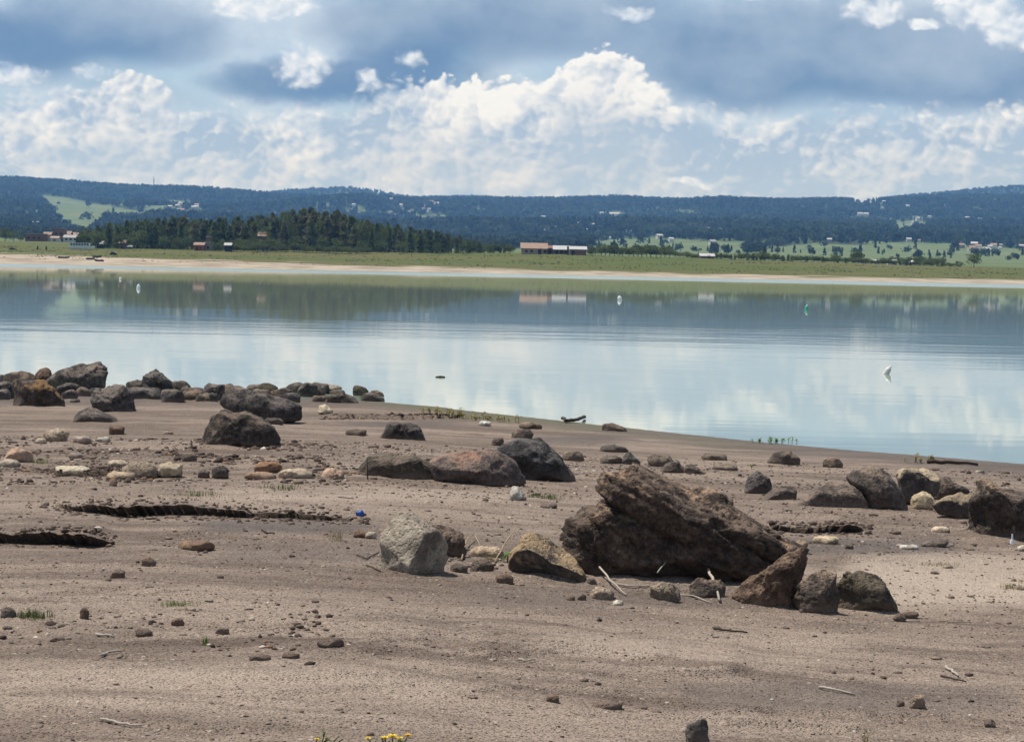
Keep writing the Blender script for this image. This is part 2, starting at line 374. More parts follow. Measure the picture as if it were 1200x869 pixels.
M['pink'] = mat_rock('pink_stone', (0.27, 0.195, 0.155), (0.43, 0.33, 0.265), sc=2, gain=1.1)
M['clod'] = mat_rock('earth_clod', (0.075, 0.052, 0.040), (0.17, 0.122, 0.095), dust=0.3, sc=2)
M['orange'] = mat_rock('orange_clod', (0.13, 0.075, 0.046), (0.27, 0.175, 0.110), sc=2, gain=1.1)

# ------------------------------------------------------------------ the rocks: outlines in photograph pixels (used for the beach and for the rocks themselves)
def oval(x0, y0, x1, y1, seed, lean=0.0):
    """an uneven outline inside a pixel box, flat at the foot"""
    r = random.Random(seed); n = 13; pts = []
    cx, cy = (x0 + x1) / 2, (y0 + y1) / 2
    for i in range(n):
        t = 2 * math.pi * i / n
        k = 0.92 + 0.2 * r.random()
        x = math.copysign(abs(math.cos(t)) ** 0.8, math.cos(t)) * (x1 - x0) / 2 * k
        y = math.copysign(abs(math.sin(t)) ** (0.85 if math.sin(t) < 0 else 0.5), math.sin(t)) * (y1 - y0) / 2 * k
        pts.append((cx + x - lean * y, cy + y))
    return pts
ROCKS = [
 # --- the big group in the middle right
 dict(name='boulder', label='largest dark boulder with slanting ridges, right of centre', mat='boulder', pts=[(668, 645), (674, 634), (677, 612), (687, 600), (706, 594), (710, 572), (720, 557), (737, 561), (750, 552), (763, 559), (780, 565), (805, 576), (825, 577), (845, 577), (854, 587), (860, 600), (890, 615), (920, 625), (937, 637), (934, 652), (905, 672), (880, 684), (860, 692), (805, 694), (762, 688), (722, 681), (684, 664)], deep=0.62, sub=6, rough=0.07, strata=0.19, strata_f=5.6, facets=6, lump=0.03, box=3.4, seed=3, planes=((0.0, -0.62, -0.78, 0.50), (0.10, -1.0, 0.12, 0.60), (0.3, -0.75, 0.75, 0.66))),
 dict(name='rock', label='brown triangular rock leaning at the right end of the largest boulder', mat='brown', pts=[(855, 697), (857, 712), (887, 716), (935, 718), (936, 682), (944, 655), (941, 644), (922, 647), (900, 660), (876, 680)], deep=0.55, sub=5, rough=0.11, seed=8, facets=6),
 dict(name='rock', label='dark grey rock wedged between brown triangular and mossy rocks', mat='slate', pts=[(936, 687), (933, 716), (955, 721), (979, 724), (982, 700), (984, 671), (970, 668), (952, 675)], deep=0.8, sub=5, seed=12, rough=0.09),
 dict(name='rock', label='mossy brown rock at the right end of the front row', mat='moss', pts=[(981, 683), (980, 716), (1013, 721), (1047, 718), (1051, 707), (1041, 692), (1029, 677), (1013, 671), (993, 670)], deep=0.7, sub=5, seed=13, rough=0.09),
 dict(name='rock', label='ochre-topped wedge rock left of the largest boulder', mat='ochre', pts=[(599, 645), (597, 664), (612, 675), (640, 683), (676, 685), (688, 672), (678, 657), (661, 642), (643, 629), (626, 626), (614, 627), (609, 637)], deep=0.75, sub=5, rough=0.05, seed=21, facets=3, planes=((0.35, -0.5, 0.75, 0.42), (-0.25, -0.75, -0.55, 0.35))),
 dict(name='rock', label='pale grey blocky rock standing alone left of centre', mat='grey', pts=[(442, 638), (445, 668), (462, 677), (490, 681), (522, 680), (527, 650), (521, 634), (513, 622), (499, 609), (483, 600), (467, 600), (455, 610), (447, 624)], deep=0.85, sub=5, rough=0.06, seed=33, facets=3, planes=((-0.35, -0.75, 0.55, 0.56), (0.85, -0.6, -0.15, 0.50), (-0.8, -0.55, -0.25, 0.66), (0.1, -0.25, 0.95, 0.74))),
 dict(name='rock', label='brown crumbly rock tucked behind the pale grey block', mat='brown', pts=[(505, 616), (523, 616), (541, 626), (545, 643), (539, 657), (520, 656), (505, 640)], deep=0.8, sub=4, seed=35, rough=0.12, behind=0.12),
 dict(name='stone', label='small round grey stone before the largest boulder', mat='grey', pts=[(763, 688), (765, 702), (778, 707), (794, 705), (796, 693), (789, 684), (776, 681)], deep=0.9, sub=4, seed=41, cat='stone'),
 dict(name='stone', label='pale tan stone half buried left of the round grey stone', mat='tan', pts=(692, 687, 722, 705), sub=3, seed=42, cat='stone'),
 dict(name='stone', label='small whitish stone lowest in front of the largest boulder', mat='white', pts=(718, 703, 731, 711), sub=3, seed=43, cat='stone'),
 dict(name='stone', label='little dark stone touching the ochre-topped wedge rock', mat='slate', pts=(688, 677, 699, 688), sub=3, seed=44, cat='stone'),
 dict(name='stone', label='dark stone in shadow left of the brown triangular rock', mat='slate', pts=(806, 679, 852, 704), sub=4, seed=45, cat='stone'),
 dict(name='stone', label='left of two tiny stones below the ochre wedge rock', mat='clod', pts=(663, 697, 674, 705), sub=3, seed=46, cat='stone'),
 dict(name='stone', label='right of two tiny stones below the ochre wedge rock', mat='clod', pts=(676, 696, 687, 705), sub=3, seed=47, cat='stone'),
 # --- right edge
 dict(name='boulder', label='brown-black boulder cut by the right edge of the photo', mat='boulder', pts=[(1146, 560), (1156, 553), (1171, 566), (1194, 573), (1230, 580), (1240, 637), (1185, 638), (1140, 632), (1136, 622), (1143, 605), (1139, 588), (1145, 577)], deep=0.75, sub=5, rough=0.09, seed=51, strata=0.07),
 dict(name='boulder', label='smooth rounded dark boulder leaning left of the split rocks', mat='slate', pts=[(991, 560), (1004, 548), (1025, 544), (1041, 555), (1055, 572), (1065, 592), (1064, 601), (1040, 601), (1019, 597), (1003, 578)], deep=0.8, sub=5, rough=0.035, facets=4, seed=53, lump=0.06),
 dict(name='boulder', label='low wide grey slab left of the rounded dark boulder', mat='slate', pts=[(922, 591), (946, 574), (972, 567), (996, 569), (1013, 583), (1020, 598), (996, 598), (967, 594)], deep=0.7, sub=4, rough=0.04, seed=54, sink=0.3),
 dict(name='rock', label='small grey rock against the left end of the low slab', mat='slate', pts=[(888, 585), (907, 572), (923, 569), (936, 575), (931, 584), (905, 588)], sub=4, seed=55, sink=0.3),
 dict(name='rock', label='knobbly dark rock upright left of the low wide slab', mat='slate', pts=[(871, 576), (878, 559), (888, 552), (901, 560), (906, 571), (900, 581), (882, 582)], sub=4, seed=56),
 dict(name='rock', label='dark rock with tan upper face left of the small wedge', mat='split', pts=[(1053, 559), (1058, 551), (1083, 551), (1103, 558), (1099, 574), (1084, 588), (1068, 597), (1055, 580)], deep=0.8, sub=5, seed=57, facets=6),
 dict(name='rock', label='dark wedge-shaped rock perched on the tan slab at right', mat='slate', pts=[(1092, 573), (1098, 560), (1112, 559), (1136, 574), (1125, 583), (1096, 583)], deep=0.6, sub=4, seed=58, on=588),
 dict(name='rock', label='tan-topped slab lying beside the right edge boulder', mat='split', pts=[(1094, 592), (1106, 581), (1130, 577), (1143, 577), (1146, 608), (1128, 610), (1098, 601)], deep=0.7, sub=4, seed=59),
 dict(name='stone', label='pale yellowish cobble below the split rocks at right', mat='yellow', pts=(1069, 577, 1096, 599), sub=4, seed=60, cat='stone'),
 dict(name='rock', label='rounded grey rock near the water, right of centre', mat='slate', pts=[(900, 540), (908, 530), (926, 528), (938, 537), (936, 546), (905, 544)], sub=4, rough=0.04, seed=61),
 dict(name='rock', label='small dark angular rock right of the rounded grey one', mat='slate', pts=(965, 537, 987, 550), sub=3, seed=62),
 dict(name='rock', label='flat dark slab lying alone before the right edge boulder', mat='slate', pts=[(1079, 637), (1095, 632), (1116, 631), (1112, 638), (1098, 643), (1084, 642)], deep=0.6, sub=4, seed=63),
 dict(name='stone', label='thin pale sliver beyond the lone flat slab', mat='white', pts=(1091, 617, 1113, 626), sub=3, seed=64, cat='stone'),
 dict(name='stone', label='thin pale chip left of the lone flat slab', mat='white', pts=(1054, 638, 1076, 645), sub=3, seed=65, cat='stone'),
 dict(name='stone', label='yellowish flat stone right of the largest boulder', mat='yellow', pts=(953, 628, 985, 638), sub=3, seed=66, cat='stone'),
 dict(name='stone', label='dark clod on the damp lane below the low slab', mat='clod', pts=(1041, 621, 1056, 627), sub=3, seed=67, cat='stone'),
 dict(name='stone', label='small pebble right of the yellowish flat stone', mat='slate', pts=(991, 637, 1000, 643), sub=3, seed=68, cat='stone'),
 dict(name='stone', label='small white chunk at the foot of the right edge boulder', mat='white', pts=(1193, 639, 1204, 646), sub=3, seed=69, cat='stone'),
 # --- centre
 dict(name='boulder', label='round black boulder behind the mauve one, centre', mat='black', pts=[(583, 526), (607, 514), (633, 516), (653, 532), (672, 553), (675, 566), (650, 570), (613, 566), (594, 545)], deep=0.8, sub=5, rough=0.05, seed=71, behind=0.25, facets=4),
 dict(name='boulder', label='wide mauve-grey boulder with a pinkish patch, centre', mat='mauve', pts=[(505, 544), (517, 536), (550, 528), (583, 526), (603, 541), (614, 561), (612, 572), (567, 569), (533, 564), (510, 558)], deep=0.7, sub=5, rough=0.06, seed=72, facets=5),
 dict(name='boulder', label='low olive-brown boulder left of the mauve-grey one', mat='olive', pts=[(411, 554), (432, 534), (457, 529), (485, 533), (507, 548), (515, 563), (467, 564), (416, 563)], deep=0.7, sub=5, rough=0.04, seed=73, sink=0.25),
 dict(name='stone', label='white stone at the foot of the mauve-grey boulder', mat='white', pts=[(595, 578), (599, 571), (607, 570), (617, 583), (612, 588), (599, 588)], sub=4, seed=74, cat='stone'),
 dict(name='rock', label='craggy black rock up the shore from the olive boulder', mat='black', pts=[(446, 508), (456, 496), (477, 492), (491, 502), (501, 515), (487, 518), (450, 514)], sub=4, rough=0.12, seed=75, sink=0.2),
 dict(name='rock', label='flat dark rock left of the craggy black rock', mat='slate', pts=(405, 502, 432, 512), sub=3, seed=76),
 dict(name='rock', label='small dark rock behind the round black boulder', mat='slate', pts=(600, 503, 624, 515), sub=4, seed=77, rough=.04),
 dict(name='rock', label='little brown rock left of the round black boulder', mat='brown', pts=(575, 511, 590, 523), sub=3, seed=78),
 dict(name='stone', label='white and black stone on the sand near the water', mat='white', pts=(561, 493, 576, 500), sub=3, seed=79, cat='stone'),
 dict(name='rock', label='flat square-ended rock near the water, centre', mat='brown', pts=(607, 495, 637, 503), sub=3, seed=80, rough=.04),
 dict(name='rock', label='dark humped rock at the water, right of centre', mat='black', pts=[(706, 506), (707, 497), (718, 496), (732, 501), (736, 507)], sub=4, seed=81),
 dict(name='rock', label='grey flat rock lying between humped rock and black boulder', mat='slate', pts=(702, 521, 738, 531), sub=3, seed=82),
 dict(name='rock', label='dark rock beyond the upright twig on the largest boulder', mat='slate', pts=[(725, 546), (729, 533), (738, 530), (749, 540), (751, 547)], sub=4, seed=83),
 dict(name='rock', label='low crusty rock left of the dark one beyond the twig', mat='olive', pts=(702, 534, 728, 545), sub=3, seed=84),
 dict(name='rock', label='low brown rock right of the round black boulder', mat='olive', pts=(660, 529, 685, 540), sub=3, seed=85, sink=.3),
 dict(name='rock', label='brownish rock behind the blue-grey wedge, right of centre', mat='olive', pts=(760, 533, 789, 550), sub=4, seed=86),
 dict(name='rock', label='blue-grey wedge rock beyond the largest boulder', mat='slate', pts=[(772, 554), (779, 543), (795, 539), (803, 553), (795, 555)], sub=4, seed=87, facets=4, rough=.03),
 dict(name='rock', label='black rock right of the blue-grey wedge', mat='black', pts=[(800, 555), (803, 545), (812, 544), (829, 555), (815, 557)], sub=4, seed=88),
 dict(name='rock', label='low flat rock nearest the green weeds, right of centre', mat='olive', pts=(820, 531, 854, 540), sub=3, seed=89, sink=.3),
 dict(name='rock', label='dark low rock with a green weed beside it', mat='slate', pts=(835, 544, 866, 552), sub=3, seed=90),
 dict(name='rock', label='small dark knob perched behind the largest boulder top', mat='black', pts=(742, 552, 764, 566), sub=3, seed=91, on=600, behind=.1),
 # --- left
 dict(name='boulder', label='dark heart-topped boulder, front of the left pair', mat='black', pts=[(236, 521), (238, 506), (247, 489), (263, 479), (274, 484), (287, 482), (304, 489), (319, 500), (324, 511), (322, 525), (304, 528), (271, 526)], deep=0.75, sub=5, rough=0.05, seed=101, facets=4),
 dict(name='boulder', label='long black boulder lying behind the heart-topped one', mat='black', pts=[(261, 472), (266, 464), (287, 459), (304, 461), (330, 467), (352, 475), (358, 483), (356, 492), (343, 498), (325, 494), (300, 494), (280, 488), (265, 477)], deep=0.5, sub=5, rough=0.06, seed=102, behind=0.1),
 dict(name='boulder', label='ochre-topped black boulder standing forward at far left', mat='rust', pts=[(14, 478), (16, 453), (24, 445), (50, 445), (64, 456), (75, 467), (74, 480), (46, 480)], deep=0.8, sub=5, rough=0.05, seed=103, facets=5),
 dict(name='boulder', label='tallest grey craggy boulder of the left waterside row', mat='slate', pts=[(57, 447), (70, 433), (86, 426), (99, 427), (114, 427), (125, 437), (128, 450), (122, 466), (77, 466), (60, 456)], deep=0.8, sub=5, rough=0.11, seed=104),
 dict(name='boulder', label='flat-topped grey boulder before the tallest left boulder', mat='slate', pts=[(101, 470), (110, 459), (128, 452), (143, 452), (154, 461), (157, 481), (134, 486), (104, 479)], deep=0.8, sub=5, seed=105, facets=8, planes=((0, -0.6, 0.8, 0.6),)),
 dict(name='rock', label='low dark rock at the foot of the flat-topped grey boulder', mat='slate', pts=[(86, 494), (90, 482), (103, 478), (119, 480), (135, 489), (136, 496), (110, 497)], sub=4, seed=106),
 dict(name='boulder', label='knobbly twisted black boulder standing left of centre waterside', mat='black', pts=[(167, 455), (170, 440), (181, 433), (191, 438), (202, 449), (206, 458), (200, 467), (185, 466)], deep=0.8, sub=5, rough=0.12, seed=107, lump=.14),
 dict(name='rock', label='flat dark slab under the knobbly twisted boulder', mat='slate', pts=[(146, 456), (160, 454), (184, 455), (198, 465), (197, 470), (155, 470)], deep=.5, sub=4, seed=108),
 dict(name='rock', label='brown rock behind the flat slab by the water', mat='brown', pts=(148, 445, 172, 460), sub=4, seed=109, behind=.4),
 dict(name='rock', label='topmost small rock at the far left edge', mat='slate', pts=(-4, 437, 13, 458), sub=4, seed=110, behind=.3),
 dict(name='boulder', label='dark boulder behind the ochre-topped one at far left', mat='slate', pts=(3, 436, 43, 462), sub=4, seed=111, behind=.3),
 dict(name='rock', label='brownish rock between ochre-topped and tallest boulder', mat='brown', pts=(38, 433, 63, 462), sub=4, seed=112, behind=.5),
 dict(name='boulder', label='dark boulder cut by the left edge of the photo', mat='black', pts=(-18, 446, 16, 469), sub=4, seed=113),
 dict(name='rock', label='small mauve rock at the foot of the tallest left boulder', mat='mauve', pts=(73, 457, 91, 469), sub=3, seed=114),
 dict(name='rock', label='small upright rock, first right of the twisted boulder', mat='slate', pts=(212, 452, 223, 466), sub=3, seed=115),
 dict(name='rock', label='second small rock right of the twisted boulder', mat='slate', pts=(219, 454, 240, 468), sub=3, seed=116),
 dict(name='rock', label='rounded grey rock third right of the twisted boulder', mat='slate', pts=(237, 450, 266, 472), sub=4, seed=117, rough=.04),
 dict(name='rock', label='smooth brown rock behind the long black boulder', mat='olive', pts=(264, 452, 293, 468), sub=4, seed=118, rough=.03),
 dict(name='rock', label='greenish rock behind the right part of the long boulder', mat='moss', pts=(301, 450, 326, 466), sub=4, seed=119),
 dict(name='rock', label='pointed brown rock right of the greenish one', mat='brown', pts=[(322, 468), (326, 456), (333, 452), (343, 460), (353, 469)], sub=4, seed=120),
 dict(name='rock', label='dark squarish rock by the water above the pale cobble', mat='black', pts=[(349, 468), (350, 454), (358, 448), (371, 451), (372, 468)], sub=4, seed=121),
 dict(name='rock', label='grey rock with white crust right of the squarish rock', mat='grey', pts=(368, 449, 400, 464), sub=4, seed=122, behind=.2),
 dict(name='rock', label='low dark rock last on the dry sand before the water', mat='black', pts=[(381, 472), (386, 463), (402, 459), (414, 465), (420, 473)], sub=4, seed=123),
 dict(name='rock', label='small rock with weeds at the tip of the rocky point', mat='moss', pts=(413, 452, 431, 466), sub=3, seed=124),
 dict(name='rock', label='flat rock reaching into the water at the rocky point', mat='slate', pts=[(423, 470), (426, 461), (436, 460), (455, 468), (445, 471)], sub=3, seed=125),
 dict(name='stone', label='pale cobble alone on the sand below the squarish rock', mat='yellow', pts=[(373, 484), (374, 475), (380, 474), (390, 480), (388, 486), (379, 487)], sub=4, seed=126, cat='stone'),
 dict(name='rock', label='half-buried small rock in the row below the rounded grey rock', mat='olive', pts=(230, 462, 250, 472), sub=3, seed=127),
 dict(name='stone', label='grey stones-end chip at the right foot of the heart-topped boulder', mat='slate', pts=(309, 489, 331, 499), sub=3, seed=128, cat='stone'),
 # --- stony band at the left
 dict(name='stone', label='pink rounded stone at the left edge of the stony band', mat='pink', pts=[(0, 540), (6, 530), (22, 523), (34, 530), (38, 542), (18, 544)], sub=4, seed=131, cat='stone'),
 dict(name='stone', label='small pale stone just below the pink one', mat='white', pts=(1, 538, 24, 548), sub=3, seed=132, cat='stone'),
 dict(name='stone', label='long yellow stone in the stony band at left', mat='yellow', pts=(66, 546, 105, 559), sub=4, seed=133, cat='stone'),
 dict(name='stone', label='small white stone above the half-dark stone in the stony band', mat='white', pts=(127, 539, 151, 548), sub=3, seed=134, cat='stone'),
 dict(name='stone', label='half white half dark stone in the middle of the stony band', mat='grey', pts=(143, 541, 184, 561), sub=4, seed=135, cat='stone'),
 dict(name='stone', label='cream stone right of the half-dark stone', mat='yellow', pts=(183, 541, 212, 560), sub=4, seed=136, cat='stone'),
 dict(name='stone', label='pale flat stone lowest in the stony band', mat='tan', pts=(124, 553, 161, 563), sub=3, seed=137, cat='stone'),
 dict(name='stone', label='black stone right of the cream stone in the stony band', mat='black', pts=(247, 546, 268, 561), sub=3, seed=138, cat='stone'),
 dict(name='stone', label='small dark stone left of the black stone in the stony band', mat='slate', pts=(232, 550, 246, 560), sub=3, seed=139, cat='stone'),
 dict(name='stone', label='orange-brown stone at the right of the stony band', mat='orange', pts=(293, 541, 331, 556), sub=4, seed=140, cat='stone'),
 dict(name='stone', label='tan slab under the orange-brown stone', mat='pink', pts=(285, 553, 323, 563), sub=3, seed=141, cat='stone'),
 dict(name='stone', label='white jagged stone at the right end of the stony band', mat='white', pts=(325, 549, 364, 563), sub=4, seed=142, cat='stone', rough=.1),
 dict(name='stone', label='pinkish crumbled stone beside the olive boulder', mat='pink', pts=(376, 549, 402, 563), sub=4, seed=143, cat='stone', rough=.12, sink=.3),
 dict(name='stone', label='dark jagged stone with pale side above the stony band', mat='tan', pts=(50, 503, 80, 519), sub=4, seed=144, cat='stone'),
 dict(name='stone', label='bright white chip left of the jagged stone above the band', mat='white', pts=(43, 513, 54, 520), sub=3, seed=145, cat='stone'),
 dict(name='stone', label='flat cream stone right of the jagged stone above the band', mat='pink', pts=(85, 511, 108, 521), sub=3, seed=146, cat='stone'),
 dict(name='stone', label='flat white stone farther right above the stony band', mat='white', pts=(113, 512, 130, 518), sub=3, seed=147, cat='stone'),
 dict(name='stone', label='brown clod above the stony band below the low dark rock', mat='clod', pts=(127, 498, 146, 510), sub=3, seed=148, cat='stone'),
 dict(name='stone', label='small pink stone in the gap of the stony band', mat='pink', pts=(80, 530, 98, 538), sub=3, seed=149, cat='stone'),
 dict(name='stone', label='grey stone on the step above the stony band centre', mat='slate', pts=(212, 531, 232, 543), sub=3, seed=150, cat='stone'),
 # --- open foreground
 dict(name='clod', label='orange clod of earth alone in the left foreground', mat='orange', pts=(209, 634, 249, 646), sub=4, seed=161, cat='clod', rough=.14),
 dict(name='clod', label='dark clod below the orange one, left foreground', mat='clod', pts=(130, 667, 146, 679), sub=3, seed=162, cat='clod'),
 dict(name='clod', label='grey lump between orange clod and dark clod', mat='clod', pts=(166, 652, 184, 664), sub=3, seed=163, cat='clod', sink=.3),
 dict(name='clod', label='black clod beside the grass tuft at the left edge', mat='black', pts=(1, 711, 20, 726), sub=3, seed=164, cat='clod'),
 dict(name='clod', label='small pointed clod right of the left grass tuft', mat='clod', pts=(94, 712, 104, 726), sub=3, seed=165, cat='clod'),
 dict(name='clod', label='oval dark clod right of the churned patch', mat='clod', pts=(253, 735, 270, 744), sub=3, seed=166, cat='clod'),
 dict(name='clod', label='flat clod at the top of the churned patch', mat='clod', pts=(201, 724, 217, 734), sub=3, seed=167, cat='clod'),
 dict(name='clod', label='flat dark clod below the churned patch, left of two', mat='clod', pts=(292, 766, 316, 776), sub=3, seed=168, cat='clod'),
 dict(name='clod', label='flat dark clod below the churned patch, right of two', mat='clod', pts=(329, 764, 352, 773), sub=3, seed=169, cat='clod'),
 dict(name='clod', label='clod in the shadowed notch right of the churned patch', mat='clod', pts=(372, 747, 402, 760), sub=3, seed=170, cat='clod'),
 dict(name='clod', label='dark clod in the middle of the churned patch', mat='clod', pts=(158, 736, 178, 747), sub=3, seed=171, cat='clod'),
 dict(name='clod', label='dark brown clod on bare mud at lower centre right', mat='clod', pts=(694, 822, 730, 833), sub=3, seed=172, cat='clod', rough=.14, sink=.3),
 dict(name='clod', label='small clod pair-mate left of the lower centre clod', mat='clod', pts=(640, 814, 655, 826), sub=3, seed=173, cat='clod'),
 dict(name='stone', label='round tan stone alone at lower right', mat='tan', pts=[(1064, 829), (1063, 820), (1070, 814), (1080, 815), (1086, 822), (1085, 830), (1074, 832)], sub=4, seed=174, cat='stone', deep=.9),
 dict(name='stone', label='tiny dark stone left of the round tan stone', mat='clod', pts=(1051, 820, 1060, 827), sub=3, seed=175, cat='stone'),
 dict(name='stone', label='dark stone cut by the bottom edge, right of centre', mat='slate', pts=[(803, 873), (804, 856), (810, 846), (822, 843), (831, 850), (833, 874), (818, 878)], sub=4, seed=176, cat='stone', deep=.9),
 dict(name='stone', label='small dark stone near the lower right corner', mat='black', pts=(1154, 843, 1166, 853), sub=3, seed=177, cat='stone'),
 dict(name='stone', label='dark stone right of the mossy rock, front of two', mat='clod', pts=(1048, 719, 1062, 729), sub=3, seed=178, cat='stone'),
 dict(name='stone', label='dark stone right of the mossy rock, back of two', mat='clod', pts=(1058, 716, 1076, 725), sub=3, seed=179, cat='stone'),
 dict(name='clod', label='crumbled dark clod left of the ochre wedge rock', mat='clod', pts=(580, 673, 602, 685), sub=3, seed=180, cat='clod', rough=.16),
 dict(name='clod', label='black burnt clod right of the pale grey block', mat='black', pts=(528, 660, 548, 674), sub=3, seed=181, cat='clod', rough=.16),
 dict(name='clod', label='black burnt clod midway between grey block and ochre wedge', mat='black', pts=(552, 656, 578, 672), sub=3, seed=182, cat='clod', rough=.16),
 dict(name='stone', label='cream stone behind the burnt clods', mat='tan', pts=(548, 640, 590, 655), sub=3, seed=183, cat='stone', sink=.3),
 dict(name='stone', label='small white stone left of the pale grey block', mat='white', pts=(428, 623, 442, 631), sub=3, seed=184, cat='stone'),
 dict(name='stone', label='small red-brown stone left of the small white stone', mat='orange', pts=(414, 621, 430, 630), sub=3, seed=185, cat='stone'),
 dict(name='stone', label='small stone left of the top of the ochre wedge', mat='clod', pts=(656, 621, 672, 635), sub=3, seed=186, cat='stone'),
 dict(name='stone', label='brown chip below the mauve-grey boulder', mat='clod', pts=(632, 590, 655, 596), sub=3, seed=187, cat='stone'),
 dict(name='stone', label='tan stone at the right tip of the largest boulder', mat='tan', pts=(932, 632, 946, 646), sub=3, seed=188, cat='stone', on=650),
]
# the packed small rocks of the left waterline, filling between the larger ones
_r = random.Random(404)
for _i in range(34):
    _x = _r.uniform(-8, 450) if _i < 20 else _r.uniform(200, 440)
    _w = _r.uniform(6, 15); _h = _w * _r.uniform(0.55, 0.9); _y = _r.uniform(463, 473)
    ROCKS.append(dict(name='rock', label='small rock packed between the larger rocks of the left waterline', mat=_r.choice(['slate', 'brown', 'slate', 'olive', 'black']), pts=(_x - _w, _y - 1.5 * _h, _x + _w, _y), sub=3, seed=2000 + _i, cat='rock', group='small rocks packed along the left waterline', sink=0.3))

# ================================================================== THE SETTING
# ------------------------------------------------------------------ near shore: height of the beach
SHORE_PX = [(-900, 470), (-300, 462), (0, 464), (200, 465), (330, 466), (445, 471), (520, 478), (600, 486.5), (700, 497.5), (800, 508), (900, 518.5), (1000, 527.5), (1100, 535.5), (1200, 543.5), (1500, 566), (2200, 610)]
_sa = np.array([(u - 600) / FPX for u, _ in SHORE_PX])
_sd = np.array([FPX * HC / (v - hor(u)) for u, v in SHORE_PX])
def shore_y(a): return np.interp(a, _sa, _sd)
SLOPE = 0.021
def base_h(X, Y):
    Yc = np.maximum(Y, 1.0)
    a = X / np.maximum(Y, 6.0)
    d = shore_y(a) - Y
    z = np.where(d > 0, SLOPE * d, 0.05 * d)
    z = np.minimum(z, 0.75 + 0.002 * np.abs(d))
    k = sstep(d, 0.2, 4.0)
    z = z + k * 0.030 * perlin(X * 0.16, Y * 0.38, 3.3)
    z = z + k * 0.012 * perlin(X * 0.35, Y * 1.3, 8.1)
    return z
# banks: little wave-cut steps that face the camera: pixel line of the foot, height in metres, how far the top runs back
BANKS = [([(50, 596), (90, 600), (150, 604), (200, 603), (290, 607), (350, 607), (432, 611)], 0.091, 1.6),
         ([(-60, 632), (0, 635), (60, 634), (140, 636)], 0.070, 1.2),
         ([(895, 619), (930, 623), (980, 622), (1020, 621)], 0.085, 1.3),
         ([(375, 490), (420, 491), (470, 490), (535, 489)], 0.075, 2.2),
         ([(55, 554), (100, 556), (150, 555)], 0.050, 1.0),
         ([(205, 538), (240, 539), (275, 538)], 0.050, 1.0),
         ([(480, 592), (560, 593), (650, 595)], 0.022, 0.9),
         ([(140, 500), (220, 502), (340, 503)], 0.028, 1.5),
         ([(640, 520), (700, 522), (760, 524)], 0.022, 1.2),
         ([(700, 566), (800, 567), (880, 571)], 0.022, 0.9),
         ([(0, 578), (60, 580), (120, 581)], 0.025, 0.8),
         ([(980, 556), (1100, 566), (1200, 568)], 0.020, 0.9),
         ([(1000, 545), (1080, 549), (1150, 553)], 0.022, 0.9)]
_lr = random.Random(31)
for _i in range(34):                      # low wavy ledges all over the shore
    _v = 505 + 350 * (_i + _lr.random()) / 34; _u = _lr.uniform(-100, 1000); _w = _lr.uniform(200, 560)
    if _v < 490 + 0.06 * max(0, _u + _w - 450) + 20: continue
    BANKS.append(([(_u, _v), (_u + _w * .35, _v + _lr.uniform(-4, 6)), (_u + _w * .7, _v + _lr.uniform(-2, 8)), (_u + _w, _v + _lr.uniform(0, 10))], _lr.uniform(.012, .026), _lr.uniform(.4, 1.2)))
def base_hit(px, py):
    d = ray(px, py); Ys = 1.0 / np.linspace(1 / 6.0, 1 / 46.0, 700)
    zb = base_h(d.x / d.y * Ys, Ys)
    i = int(np.argmax(HC + d.z / d.y * Ys <= zb))
    return Vector((d.x / d.y * Ys[i], Ys[i], zb[i]))
_banks = []
for pl, hgt, run in BANKS:
    pts = [base_hit(*p) for p in pl]
    _banks.append((np.array([p.x / p.y for p in pts]), np.array([p.y for p in pts]), hgt, run))
